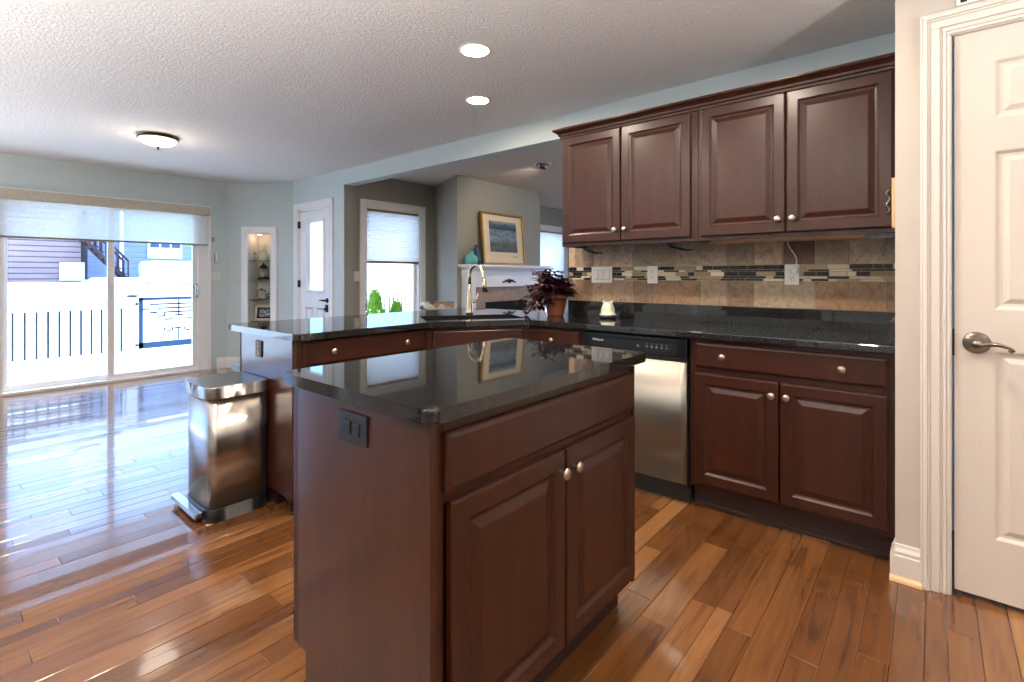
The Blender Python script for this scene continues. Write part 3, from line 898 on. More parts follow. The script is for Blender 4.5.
# stainless door, slightly bowed
b = B(); n = 16
bm = b.bm
prev = None
for i in range(n + 1):
    t = i / n; x = .004 + (DWW - .008) * t; y = -.020 - .012 * math.sin(PI * t)
    col = [bm.verts.new(c) for c in ((x, y, .112), (x, y, .745), (x, .02, .745), (x, .02, .112))]
    if prev:
        for k in range(4):
            f = bm.faces.new([prev[k], col[k], col[(k + 1) % 4], prev[(k + 1) % 4]]); f.smooth = (k == 0)
    else: bm.faces.new(col)
    prev = col
bm.faces.new(list(reversed(prev)))
bmesh.ops.recalc_face_normals(bm, faces=bm.faces)
dd = b.build('door', 'steel_dw', dwt)
B().box(.0, DWW, -.014, .03, .745, .768).box(-.002, .006, -.012, .03, .10, .768).box(DWW - .006, DWW + .002, -.012, .03, .10, .768).box(0, DWW, -.012, .03, .085, .112).build('door_seal', 'plastic_black', dwt)
g = B(); g.tube([(.555 + .028 * math.cos(a * PI / 12), -.0275, .150 + .009 * math.sin(a * PI / 12)) for a in range(25)], .0012, 6, cap=False)
g.tube([(.530, -.0275, .140), (.552, -.0275, .149), (.580, -.0275, .158)], .0014, 6)
g.build('badge', 'chrome', dd)
def text(s, size, loc, rot, mat, parent, name='lettering', ext=.0004):
    cu = bpy.data.curves.new(name, 'FONT'); cu.body = s; cu.size = size; cu.extrude = ext; cu.align_x = 'CENTER'; cu.align_y = 'CENTER'
    tmp = bpy.data.objects.new(name + '_tmp', cu); COL.objects.link(tmp)
    bpy.context.view_layer.update()
    me = bpy.data.meshes.new_from_object(tmp.evaluated_get(bpy.context.evaluated_depsgraph_get()))
    bpy.data.objects.remove(tmp)
    me.materials.clear(); me.materials.append(M[mat])
    return place(name, me, parent, loc, rot)
text('Whirlpool', .017, (.105, -.0242, .826), (R(90), 0, 0), 'plastic_white', cp)

# --- corner sink cabinet on the diagonal
P1 = Vector((-2.40, 2.04)); P2 = Vector((-2.04, 2.59)); DV = (P2 - P1); DA = math.atan2(DV.y, DV.x); DL = DV.length
cs = thing('sink_cabinet', 'cherry corner sink cabinet with wide plain false front on the diagonal', 'cabinet', (P1.x, P1.y, 0), DA)
b = B(); frame(b, DL, .115, CB, (.715,)); b.box(.03, DL - .03, .0185, .30, .115, .70); b.build('carcass', 'cherry', cs)
B().box(0, DL, .06, .072, 0, .115).build('toe_kick', 'toe', cs)
drawer(cs, .03, .733, DL - .06, .125, (), name='false_drawer_front')
door(cs, .03, .14, DL / 2 - .034, .562, (DL / 2 - .065, .5)); door(cs, DL / 2 + .004, .14, DL / 2 - .034, .562, (.03, .5))

# --- peninsula cabinet, front towards +x
pc, w = base_cab('peninsula_cabinet', 'cherry peninsula cabinet with long two knob drawer facing the island', 0, .84, rz=R(90), loc=(-2.40, 1.20, 0), depth=.60)
drawer(pc, .03, .745, .77, .128, (.155, .625))
door(pc, .03, .14, .382, .575, (.35, .5)); door(pc, .418, .14, .382, .575, (.03, .5))
b = B().box(0, .018, .001, .598, .092, CB, .001); b.build('end_panel', 'cherry_panel', pc, (-.018, 0, 0))
B().box(-.020, .0, .598, .612, .092, CB, .001).build('corner_stile', 'toe', pc)
B().box(.0, .84, .60, .612, 0, CB).build('back_panel', 'cherry', pc)
B().box(.07, .08, .07, .60, 0, .115).build('toe_kick', 'toe', pc)
outlet('wall_outlet', 'small dark framed outlet with tan insert in the peninsula end panel', (-2.765, 1.181, .808), 0, 'plastic_black', .072, .088, False, inner='brick_tan')
blk = B()
for k in range(6): blk.box(-2.90, -2.645, 1.212 + k * .018, 1.2285 + k * .018, .004, .036, .002)
blk.box(-2.90, -2.645, 1.212, 1.318, 0, .006)
tag(blk.build('floor_block', 'toe'), 'low dark brown grooved wooden block on the floor against the peninsula end', 'block')

# --- main countertop with sink cut-out
q = Vector((DV.y, -DV.x)).normalized()   # outward normal of the diagonal
OV = .035
XR = -.1135; XP = -2.40 + OV + .01; YR = FY - OV - .01
d0 = P1 + q * (OV + .01); dd_ = DV.normalized()
tP = (XP - d0.x) / dd_.x; tR = (YR - d0.y) / dd_.y
KP = d0 + dd_ * tP; KR = d0 + dd_ * tR
outline = [(XR, YW - .002), (-2.085, YW - .002), (-2.085, YW + .05), (-3.19, YW + .05), (-3.19, 1.175), (XP, 1.175), tuple(KP), tuple(KR), (XR, YR)]
outline = list(reversed(outline))
rr = [0, .01, .01, .028, .028, 0.02, 0, 0, 0]
# reversed order: [(XR,YR), KR, KP, (XP,1.165), (-3.31,1.165), (-3.31,YW+.05), (-2.085,YW+.05), (-2.085,YW), (XR,YW)]
rr = [0, .05, .05, .028, .028, .02, 0, 0, 0]
outline = rounded(outline, [r if r > 0 else 0 for r in rr])
outline = list(reversed(outline))
top = B().prism(outline, .880, .914, .005, 3).build('countertop', 'granite')
mid = (P1 + P2) / 2
ns = -q
def dloc(a, c): # along the diagonal, inward
    v = mid + DV.normalized() * a + ns * c
    return v
SW, S0, S1 = .335, .05, .43
cut = B().prism(rounded([tuple(dloc(-SW, S0)), tuple(dloc(SW, S0)), tuple(dloc(SW, S1)), tuple(dloc(-SW, S1))], .04), .80, 1.0)
cutter = cut.build('cutter_tmp', 'granite')
md = top.modifiers.new('cut', 'BOOLEAN'); md.operation = 'DIFFERENCE'; md.object = cutter; md.solver = 'EXACT'
bpy.context.view_layer.update()
me2 = bpy.data.meshes.new_from_object(top.evaluated_get(bpy.context.evaluated_depsgraph_get()))
top.modifiers.clear(); top.data = me2
bpy.data.objects.remove(cutter)
tag(top, 'long black granite countertop from the pantry wall round the sink to the peninsula', 'countertop')
# upstands
b = B().box(-2.075, XR - .002, YW - .022, YW - .001, .914, 1.016, .002); b.build('backsplash_upstand', 'granite', top)
b = B().box(XR - .024, XR - .001, YR + .03, YW - .023, .914, 1.01, .002); b.build('side_upstand', 'granite', top)
# sink
sk = thing('kitchen_sink', 'black undermount sink set in the corner of the granite counter', 'sink', (mid.x, mid.y, 0), DA)
def basin(x0, x1, y0, y1, z0, z1, r=.05, t=.008):
    b = bmesh.new()
    o = rounded([(x0, y0), (x1, y0), (x1, y1), (x0, y1)], r)
    i_ = rounded([(x0 + .015, y0 + .015), (x1 - .015, y0 + .015), (x1 - .015, y1 - .015), (x0 + .015, y1 - .015)], r)
    oo = rounded([(x0 - t, y0 - t), (x1 + t, y0 - t), (x1 + t, y1 + t), (x0 - t, y1 + t)], r)
    A = [b.verts.new((p[0], p[1], z1)) for p in oo]; C = [b.verts.new((p[0], p[1], z1)) for p in o]; D = [b.verts.new((p[0], p[1], z0)) for p in i_]; E_ = [b.verts.new((p[0], p[1], z0 - t)) for p in oo]
    n = len(A)
    for u, v in ((A, C), (C, D), (E_, A)):
        for k in range(n): b.faces.new([u[k], u[(k + 1) % n], v[(k + 1) % n], v[k]])
    b.faces.new(D); b.faces.new(list(reversed(E_)))
    bmesh.ops.recalc_face_normals(b, faces=b.faces)
    bb = B(); bb._merge(b); return bb
basin(-SW - .004, SW + .004, S0 - .004, S1 + .004, .72, .8795).build('basin', 'sink_black', sk)
B().lathe([(.045, 0), (.045, .004), (.03, .004), (.02, .001), (0, .001)], (0, .24, .72), 'Z').build('drain', 'chrome', sk)

# faucet
fl = Vector((-2.655, 2.665))
fa = thing('kitchen_faucet', 'tall warm nickel gooseneck faucet with pull down spout at the corner sink', 'faucet', (fl.x, fl.y, .914), DA + R(28))
b = B().lathe([(.028, 0), (.028, .012), (.026, .02), (.024, .06), (.019, .13), (.0155, .18), (.0125, .22)], (0, 0, 0), 'Z')
b.build('body', 'nickel_warm', fa)
R0 = .075
pts = [(0, 0, .20), (0, 0, .29)] + [(0, -R0 + R0 * math.cos(a), .29 + R0 * math.sin(a)) for a in [PI * k / 14 for k in range(1, 14)]] + [(0, -2 * R0 - .004, .275), (0, -2 * R0 - .01, .255)]
B().tube(pts, .0125, 14).build('spout', 'nickel_warm', fa)
B().tube([(0, -2 * R0 - .008, .262), (0, -2 * R0 - .016, .23), (0, -2 * R0 - .026, .165)], [.014, .018, .021], 14).build('spray_head', 'nickel_warm', fa)
b = B().tube([(.01, 0, .085), (.05, 0, .09)], .013, 12).tube([(.052, 0, .085), (.062, -.005, .105), (.075, -.01, .155)], [.011, .008, .0055], 10)
b.build('lever', 'nickel_warm', fa)
tp = thing('water_tap', 'small thin gooseneck tap on the peninsula counter in front of the window', 'tap', (-3.15, 2.10, .914), R(-40))
B().lathe([(.012, 0), (.012, .006), (.006, .012), (.006, .03)], (0, 0, 0)).build('base', 'chrome', tp)
B().tube([(0, 0, .02), (0, 0, .085)] + [(.022 - .022 * math.cos(a), 0, .085 + .022 * math.sin(a)) for a in [PI * k / 8 for k in range(1, 9)]] + [(.046, 0, .06)], .0042, 8).build('spout', 'chrome', tp)

# ================================================================ BACKSPLASH
def tiles():
    bm = bmesh.new(); cl = bm.loops.layers.color.new('tile')
    rnd = random.Random(11)
    def t(x0, x1, z0, z1, col, y=YW - .010, g=.0012, mi=0, d=.004):
        if x1 - x0 < .004: return
        i0 = .0015
        a = [bm.verts.new(p) for p in ((x0 + g, y + d, z0 + g), (x1 - g, y + d, z0 + g), (x1 - g, y + d, z1 - g), (x0 + g, y + d, z1 - g))]
        b_ = [bm.verts.new(p) for p in ((x0 + g + i0, y, z0 + g + i0), (x1 - g - i0, y, z0 + g + i0), (x1 - g - i0, y, z1 - g - i0), (x0 + g + i0, y, z1 - g - i0))]
        fs = [bm.faces.new(b_)] + [bm.faces.new([a[k], a[(k + 1) % 4], b_[(k + 1) % 4], b_[k]]) for k in range(4)]
        for f in fs:
            f.material_index = mi
            for lp in f.loops: lp[cl] = col
    XL, XRt = -2.078, -.114
    TW = .1535
    pal = ['#D0C7BD', '#D8CCBF', '#BEB3A8', '#DCCFC0', '#C9BEAF', '#AE9C8C']
    pal2 = ['#C8BBAD', '#CBBDAF', '#BFB0A0', '#CFC4B6', '#BBAC9C', '#C4B09C']
    for (z0, z1, pp, off) in ((1.260, 1.410, pal, 0.0), (1.016, 1.168, pal2, 0.0)):
        x = -.180 - 13 * TW + off
        while x < XRt:
            a, b_ = max(x, XL), min(x + TW, XRt)
            if b_ > a: t(a, b_, z0, z1, srgb(rnd.choice(pp)), g=.0014)
            x += TW
    dark = ['#2C2824', '#3A332E', '#4A3E34', '#57504A']; lightc = ['#E6E0D2', '#D2C6B2', '#F0EBE0', '#C4B8A4']
    rows = [(1.238, 1.260), (1.226, 1.238), (1.201, 1.226), (1.186, 1.201), (1.168, 1.186)]
    rows = [(1.234, 1.260), (1.222, 1.234), (1.196, 1.222), (1.182, 1.196), (1.168, 1.182)]
    for (z0, z1) in rows:
        x = XL - rnd.random() * .05; dk = rnd.random() < .5
        while x < XRt:
            w = rnd.choice((.04, .06, .08, .10, .10))
            a, b_ = max(x, XL), min(x + w, XRt)
            dk = rnd.random() < .46
            if b_ > a: t(a, b_, z0, z1, srgb(rnd.choice(dark if dk else lightc)), g=.0012, mi=1, y=YW - .0105)
            x += w
    bmesh.ops.recalc_face_normals(bm, faces=bm.faces)
    me = bpy.data.meshes.new('backsplash_tile'); bm.to_mesh(me); bm.free()
    me.materials.append(M['tile']); me.materials.append(M['mosaic'])
    return place('backsplash', me)
bs = tiles()
tag(bs, 'tan stone tile backsplash with a dark and pale mosaic band below the upper cabinets', 'backsplash')
B().box(-2.078, -.114, YW - .0065, YW - .0005, 1.016, 1.412).build('grout', 'grout', bs)
TY = YW - .011
outlet('light_switch', 'white triple rocker switch plate on the tiles right of the burgundy plant', (-1.795, TY, 1.205), 0, w=.165, h=.115, kind='rocker', gang=3)
outlet('wall_outlet', 'white outlet on the tiles in the middle, between switch plate and plugged-in outlet', (-1.415, TY, 1.205), 0, w=.072)
o3 = outlet('wall_outlet', 'white outlet on the tiles with a white cord plugged into it', (-.597, TY, 1.205), 0, w=.072)
pl = thing('power_cord', 'white power cord hanging from the cabinet underside to the tile outlet', 'cord', (-.597, TY, 1.205))
B().box(.006, .034, -.040, -.009, .008, .036, .004, 2).build('plug', 'plastic_white', pl)
pts = []
for i in range(15):
    t = i / 14; pts.append((.018 + .020 * math.sin(t * 5.2) * (1 - t * .2) - .012 * t, -.035 - .02 * math.sin(t * PI) - .02 * t, .036 + t * .158))
B().tube(pts, .003, 8).build('cable', 'plastic_white', pl)

# ================================================================ UPPER CABINETS
UY = 2.835
def upper(label, x0, x1, doors):
    t = thing('upper_cabinet', label, 'cabinet', (x0, UY, 0)); w = x1 - x0
    D = YW - UY - .012
    B().box(.001, w - .001, .02, D, 1.415, 2.15).box(0, .018, .02, D, 1.395, 1.42).box(w - .018, w, .02, D, 1.395, 1.42).build('carcass', 'cherry', t)
    b = B(); frame(b, w, 1.395, 2.15); b.box(.04, w - .04, .0185, .02, 1.42, 2.14); b.box(w / 2 - .02, w / 2 + .02, 0, .02, 1.42, 2.14)
    b.build('face_frame', 'cherry', t)
    for (x, dwid, kx) in doors: door(t, x - x0, 1.418, dwid, .708, (kx, .068), y=-.02)
    return t
upper('cherry wall cabinet with two doors at the left, above the potted plant end', -1.935, -1.012, [(-1.920, .430, .400), (-1.482, .432, .030)])
upper('cherry wall cabinet with two wider doors beside the pantry wall', -1.010, -.1145, [(-.993, .424, .394), (-.563, .428, .030)])
def crown():
    prof = [(0, 2.130), (-.010, 2.130), (-.012, 2.142), (-.020, 2.147), (-.022, 2.158), (-.036, 2.170), (-.046, 2.175), (-.050, 2.182), (-.050, 2.190), (0, 2.190)]
    b = bmesh.new()
    x0, x1, y0 = -1.935, -.1145, UY
    def ringpt(k):
        a = []
        for (d, z) in prof:
            if k == 0: a.append(b.verts.new((x0 + d, YW - .001, z)))
            elif k == 1: a.append(b.verts.new((x0 + d, y0 + d, z)))
            else: a.append(b.verts.new((x1, y0 + d, z)))
        return a
    rs = [ringpt(k) for k in range(3)]
    n = len(prof)
    for a, c in zip(rs, rs[1:]):
        for i in range(n): b.faces.new([a[i], a[(i + 1) % n], c[(i + 1) % n], c[i]])
    b.faces.new(rs[0]); b.faces.new(list(reversed(rs[2])))
    bmesh.ops.recalc_face_normals(b, faces=b.faces)
    bb = B(); bb._merge(b)
    bb.box(x0, x1, y0 + .001, YW - .001, 2.151, 2.190)
    return bb.build('crown_molding', 'cherry')
tag(crown(), 'stepped cherry crown moulding running along the top of the wall cabinets', 'moulding')
# light rail and under-cabinet bits
lr = B().box(-1.008, -.1145, UY + .15, UY + .28, 1.388, 1.414, .002)
tag(lr.build('under_cabinet_rail', 'light_wood'), 'pale wooden strip under the wall cabinet by the pantry wall', 'strip')
def bracket(x0, x1, loc, label):
    t = thing('towel_bracket', label, 'bracket', loc)
    B().box(-.012, .03, -.012, .012, -.006, 0, .002).build('mount', 'plastic_black', t)
    B().tube([(0, 0, -.004), (.02, 0, -.018), (.07, 0, -.032), (.12, 0, -.040)], [.006, .008, .009, .006], 10).build('arm', 'plastic_black', t)
    B().box(.085, .15, -.02, .02, -.046, -.036, .003, 2).build('pad', 'plastic_black', t)
    return t
bracket(0, 0, (-1.865, 2.99, 1.394), 'black paper towel bracket under the left wall cabinet, end near the plant')
bracket(0, 0, (-1.250, 2.99, 1.394), 'black paper towel bracket under the left wall cabinet, end near the middle')
for k, x in enumerate((-1.565, -1.488)):
    h = B().tube([(x, 3.0, 1.397), (x, 3.0, 1.372), (x, 2.994, 1.366)], .0035, 8)
    tag(h.build('cup_hook', 'plastic_white'), 'tiny white hook under the left wall cabinet, ' + ('nearer the plant' if k == 0 else 'nearer the pantry'), 'hook', 'white hooks under the cabinet')
# blue and white cloth tucked under the cabinet
b = B(); rnd = random.Random(5)
for k in range(16):
    x = -.235 + k * .0075
    b.tube([(x, 2.90, 1.392), (x - .006 + rnd.uniform(-.003, .003), 2.885, 1.389), (x - .012 + rnd.uniform(-.004, .004), 2.872, 1.380 + rnd.uniform(-.004, .004))], [.004, .0035, .0025], 6)
b.box(-.235, -.118, 2.885, 2.93, 1.390, 1.394)
tag(b.build('fringed_cloth', simple('pale_blue_fringe', '#9FB9C4', 0.9, var=0.4, scale=200)), 'pale blue fringed cloth tucked under the wall cabinet by the pantry wall', 'cloth')
b = B()
b.tube([(-.152 + .006 * math.sin(t * .9), 2.802, 1.482 + .007 * t) for t in range(16)], .0045, 8)
b.tube([(-.152, 2.802, 1.585), (-.156, 2.802, 1.577), (-.160, 2.802, 1.566), (-.157, 2.802, 1.556)], .004, 8)
b.lathe([(0, -.007), (.006, -.003), (.006, .003), (0, .007)], (-.152, 2.802, 1.480), 'Z', 12)
tag(b.build('scroll_hook', 'nickel_dark'), 'dark twisted metal hook on the right edge of the last wall cabinet door', 'hook')
b = B().box(-.126, -.1135, 2.54, 2.78, 1.393, 1.596, .002)
tag(b.build('wooden_board', 'light_wood'), 'pale wooden board hung on the wall end beside the last wall cabinet', 'board')
# ================================================================ SMALL THINGS ON THE COUNTERS
# potted burgundy plant
PC = Vector((-2.075, 2.955, .915))
pp = thing('potted_plant', 'bushy burgundy leaved plant trailing from a terracotta pot on the counter', 'plant', PC)
B().lathe([(.055, 0), (.058, .004), (.068, .05), (.078, .10), (.082, .118), (.090, .120), (.092, .150), (.084, .152), (.080, .13), (0, .128)], (0, 0, 0), 'Z', 32).build('pot', 'terracotta', pp)
B().lathe([(.079, .128), (.06, .136), (0, .140)], (0, 0, 0), 'Z', 20).build('soil', 'soil', pp)
def foliage():
    bm = bmesh.new(); cl = bm.loops.layers.color.new('leaf'); rnd = random.Random(21)
    stems = B()
    camdir = Vector((-PC.x, -PC.y, 0)).normalized(); left = Vector((-.7656, -.6434, 0))
    n = 0
    def leaf(p, d, L, Wd, up, c):
        d = d.normalized(); s = d.cross(up)
        if s.length < .1: s = d.orthogonal()
        s.normalize(); u = s.cross(d)
        prof = [(0, 0), (.25, .75), (.55, 1), (.8, .6), (1, 0)]
        cen = [bm.verts.new(p + d * (L * t) - u * (L * .28 * t * t)) for t, _ in prof]
        for sg in (1, -1):
            ed = [None] + [bm.verts.new(p + d * (L * t) - u * (L * .28 * t * t) + s * (sg * Wd * w) + u * (Wd * w * .35)) for t, w in prof[1:-1]] + [None]
            for i in range(4):
                vs = [cen[i], cen[i + 1]]
                if ed[i + 1] is not None: vs.append(ed[i + 1])
                if ed[i] is not None: vs.append(ed[i])
                if len(vs) < 3: continue
                if sg < 0: vs.reverse()
                f = bm.faces.new(vs); f.smooth = True
                for lp in f.loops: lp[cl] = (c, 0, 0, 1)
    for k in range(210):
        az = rnd.uniform(0, 2 * PI); el = rnd.uniform(.1, 1.35)
        dirv = Vector((math.cos(az) * math.cos(el), math.sin(az) * math.cos(el), math.sin(el)))
        lf = max(0, dirv.dot(left))
        reach = rnd.uniform(.08, .175) * (1 + .6 * lf)
        if dirv.y > 0: reach *= 1 - .55 * dirv.y
        p0 = Vector((rnd.uniform(-.04, .04), rnd.uniform(-.04, .04), .13))
        tip = p0 + dirv * reach
        tip.z -= .16 * lf * rnd.uniform(.2, 1.5) * (1 - dirv.z)
        tip.z = max(tip.z, .012)
        if tip.y > .16: tip.y = .16
        midp = (p0 + tip) / 2 + Vector((0, 0, .035))
        stems.tube([p0, midp, tip], [.002, .0016, .0012], 5)
        for j in range(rnd.choice((5, 6, 7))):
            t = .45 + .6 * j / 5
            q_ = p0.lerp(midp, min(1, t * 2)) if t < .5 else midp.lerp(tip, min(1.0, (t - .5) * 2))
            a2 = rnd.uniform(0, 2 * PI)
            ld = (tip - p0).normalized() * .6 + Vector((math.cos(a2), math.sin(a2), rnd.uniform(-.5, .5)))
            if q_.y > .10: ld.y = -abs(ld.y)
            leaf(q_, ld, rnd.uniform(.032, .058), rnd.uniform(.010, .017), Vector((0, 0, 1)), min(1, max(0, rnd.gauss(.42, .26))))
    for v in bm.verts:
        if v.co.z < .004: v.co.z = .004
        if v.co.y > .168: v.co.y = .168
    me = bpy.data.meshes.new('foliage'); bm.to_mesh(me); bm.free(); me.materials.append(M['burgundy'])
    place('foliage', me, pp)
    stems.build('stem', 'burgundy', pp)
foliage()
# cream ceramic
CS = Matrix.Scale(1.22, 4)
cd = thing('ceramic_crock', 'small cream ceramic onion shaped jar with dark base near the tiles', 'jar', (-1.665, 2.98, .915))
B().lathe([(.040, 0), (.044, .004), (.044, .012), (.040, .014)], (0, 0, 0), 'Z', 32, mtx=CS).build('base', 'dark_ceramic', cd)
b = B().lathe([(.038, .014), (.045, .016), (.0455, .022), (.038, .026), (.037, .045), (.031, .068), (.022, .084), (.016, .089), (0, .084)], (0, 0, 0), 'Z', 32, mtx=CS)
for s in (-1, 1): b.lathe([(0, -.010), (.007, -.006), (.009, 0), (.007, .006), (0, .010)], (s * .017 , s * .012, .088), 'Z', 12, mtx=CS)
b.build('lid', 'cream_ceramic', cd)

# ================================================================ STEP TRASH CAN
tc = thing('trash_can', 'tall brushed stainless step trash can with flat lid on the floor', 'trash can', (0, 0, 0))
x0, x1, y0, y1 = -2.985, -2.655, .910, 1.155
def dshape(x0, x1, y0, y1, bulge=.012, r=.03):
    pts = []
    n = 10
    base = [(x1, y1), (x0, y1), (x0, y0), (x1, y0)]
    out = rounded([(x0, y0), (x1, y0), (x1, y1), (x0, y1)], [r, r, .02, .02], 5)
    # bow the front (low y) side
    res = []
    for i, p in enumerate(out):
        res.append(p)
    full = []
    N = len(res)
    for i in range(N):
        a = Vector(res[i]); c = Vector(res[(i + 1) % N])
        full.append(tuple(a))
        if (c - a).length > .1:
            for k in range(1, 8): full.append(tuple(a.lerp(c, k / 8)))
    out = []
    xc = (x0 + x1) / 2; hw = (x1 - x0) / 2
    for (x, y) in full:
        t = (x - xc) / hw
        w = max(0, (y1 - y) / (y1 - y0))
        out.append((x, y - bulge * (1 - t * t) * w))
    return out
B().prism(dshape(x0, x1, y0, y1), .065, .600, 0, smooth_sides=True).build('body', 'steel_can', tc)
B().prism(dshape(x0 - .003, x1 + .003, y0 - .003, y1 + .003), .0, .065, .003, 1, smooth_sides=True).build('base', 'plastic_black', tc)
B().box(x0 + .005, x1 - .004, y1 - .01, y1 + .018, .0, .605, .006, 2).box(x0 + .03, x1 + .012, y1 - .01, y1 + .022, .42, .62, .012, 3).build('back_housing', 'plastic_black', tc)
lid = B().prism(dshape(x0 - .012, x1 + .014, y0 - .012, y1 + .02, .014, .035), .602, .660, .007, 3, smooth_sides=True).build('lid', 'steel_lid', tc)
pb = B().prism(rounded([(x0 - .075, y0 - .055), (x1 - .045, y0 - .055), (x1 - .045, y0 - .018), (x0 - .075, y0 - .018)], .012), .030, .052, .004, 2)
pb.build('pedal', 'chrome', tc)
B().box(x0 - .06, x1 - .06, y0 - .045, y0 - .0, .012, .030, .003).build('pedal_arm', 'plastic_black', tc)
# folded striped cloth on the floor by the niche wall
st = B()
for k in range(3):
    st.box(-6.74 + .01 * k, -6.50 + .008 * k, 2.54, 2.74 - .01 * k, .004 + k * .032, .034 + k * .032, .012, 3)
tag(st.build('folded_blanket', 'stripe'), 'teal and white striped folded blanket on the floor below the lit niche', 'blanket')

# ================================================================ WALL BITS, LEFT
outlet('light_switch', 'white double switch plate on the wall right of the sliding door', (-7.05, 2.468, 1.19), R(90), w=.10, h=.105, kind='rocker', gang=2)
rc = thing('remote_holder', 'white rounded remote control on the wall above the double switch', 'remote', (-7.05, 2.475, 1.425), R(90))
B().box(-.024, .024, -.012, 0, -.058, .058, .010, 3).build('cradle', 'grey_disc', rc)
B().box(-.017, .017, -.026, -.011, -.050, .062, .007, 3).build('handset', 'plastic_white', rc)
tag(B().lathe([(.028, 0), (.028, .010), (.022, .016), (0, .017)], (0, 0, 0), 'Y').build('door_chime', 'grey_disc', None, (-7.05, 2.43, 1.66), (0, 0, R(90))), 'small grey round disc on the wall beside the roller blind', 'disc')
outlet('light_switch', 'white single switch plate on the taupe wall left of the window', (-5.2, 3.335, 1.19), R(90), w=.072, h=.115, kind='rocker', gang=1)
outlet('wall_outlet', 'white outlet low on the taupe wall left of the window', (-5.2, 3.335, .40), R(90), w=.072)

# ================================================================ NICHE CONTENTS
def npt(x, y, z=0): 
    return Matrix.Translation(NA) @ Matrix.Rotation(NR, 4, 'Z') @ Vector((x - .05, y, z))
SZ = (1.395, 1.148, .885)
for k, z in enumerate(SZ):
    s = B().box(NIX0 + .002, NIX1 - .002, .02, .235, z - .006, z, .001).build('glass_shelf', 'shelf_glass', None, NA, (0, 0, NR))
    tag(s, ('top', 'middle', 'lowest')[k] + ' glass shelf in the white framed wall niche', 'shelf')
# vase of pale flowers
v = thing('flower_vase', 'pale vase of white flowers with green leaves on the top niche shelf', 'vase', npt(.48, .13, SZ[0]), NR)
B().lathe([(.03, 0), (.045, .02), (.048, .06), (.03, .09), (.022, .10), (.026, .11)], (0, 0, 0)).build('vase', 'cream_ceramic', v)
b = B(); l2 = B(); rnd = random.Random(9)
for k in range(14):
    a = rnd.uniform(0, 2 * PI); r_ = rnd.uniform(.01, .065); z = rnd.uniform(.11, .23)
    b.lathe([(0, -.008), (.012, -.004), (.015, .003), (.008, .009), (0, .010)], (r_ * math.cos(a), r_ * math.sin(a), z), 'Z', 8)
for k in range(16):
    a = rnd.uniform(0, 2 * PI); r_ = rnd.uniform(.03, .075); z = rnd.uniform(.07, .19)
    c = Vector((r_ * math.cos(a), r_ * math.sin(a), z)); d = Vector((math.cos(a), math.sin(a), rnd.uniform(-.6, .4))) * .03; s = Vector((-math.sin(a), math.cos(a), .2)) * .009
    l2.quad(c, c + d * .5 + s, c + d, c + d * .5 - s)
b.build('blossom', 'cream_ceramic', v); l2.build('foliage', 'green_leaf', v)
b = B().lathe([(0, -.012), (.012, -.006), (.013, .004), (0, .012)], (0, 0, .10), 'Z', 12).tube([(0, 0, 0), (0, 0, .095)], .003, 6).lathe([(.016, 0), (.016, .004), (0, .005)], (0, 0, 0), 'Z', 12)
tag(b.build('bud_ornament', 'bronze', None, npt(.355, .12, SZ[0])), 'small dark ball ornament left of the flower vase in the niche', 'ornament')
# lantern
ln = thing('lantern', 'ornate dark metal lantern on the middle niche shelf', 'lantern', npt(.475, .12, SZ[1]), NR)
B().box(-.055, .055, -.055, .055, 0, .022, .004).box(-.046, .046, -.046, .046, .022, .034, .003).build('base', 'bronze', ln)
for sx in (-1, 1):
    for sy in (-1, 1): B().tube([(sx * .042, sy * .042, .03), (sx * .042, sy * .042, .15)], .0045, 8).build('post', 'bronze', ln)
    for k in (-.3, .3): B().tube([(k * .06, sx * .042, .03), (k * .06, sx * .042, .15)], .002, 6).build('bar', 'bronze', ln)
B().lathe([(.060, .148), (.062, .155), (.05, .165), (.035, .185), (.018, .198), (.008, .205), (.010, .214), (.005, .222), (0, .232)], (0, 0, 0), 'Z', 8, smooth=False).build('roof', 'bronze', ln)
B().lathe([(.022, .034), (.022, .10), (0, .104)], (0, 0, 0), 'Z', 16).build('candle', 'cream_ceramic', ln)
# curled wire ornament with plant
wo_ = thing('wire_ornament', 'curled dark wire ornament holding a small green plant, lowest glass shelf', 'ornament', npt(.45, .12, SZ[2]), NR)
pts = [(.062 * math.cos(a), 0, .072 + .066 * math.sin(a)) for a in [R(-80 - 17 * k) for k in range(16)]]
b = B().tube(pts, .0042, 8).tube([(pts[-1][0], 0, pts[-1][2]), (.035, 0, .10), (.01, 0, .118)], .0035, 8).box(-.05, .05, -.025, .025, 0, .006, .002)
b.build('frame', 'bronze', wo_)
b = B().lathe([(0, 0), (.016, .008), (.012, .024), (0, .032)], (-.005, 0, .112), 'Z', 10); b.build('bird', 'bronze', wo_)
B().lathe([(.022, .006), (.03, .03), (.032, .045), (0, .044)], (.075, 0, 0), 'Z', 16).build('pot', 'green_leaf', wo_)
l2 = B()
for k in range(14):
    a = rnd.uniform(0, 2 * PI); c = Vector((.075, 0, .046)); d = Vector((math.cos(a) * .045, math.sin(a) * .03, rnd.uniform(.015, .05))); s = Vector((-math.sin(a), math.cos(a), 0)) * .008
    l2.quad(c, c + d * .6 + s, c + d, c + d * .6 - s)
l2.build('foliage', 'green_leaf', wo_)
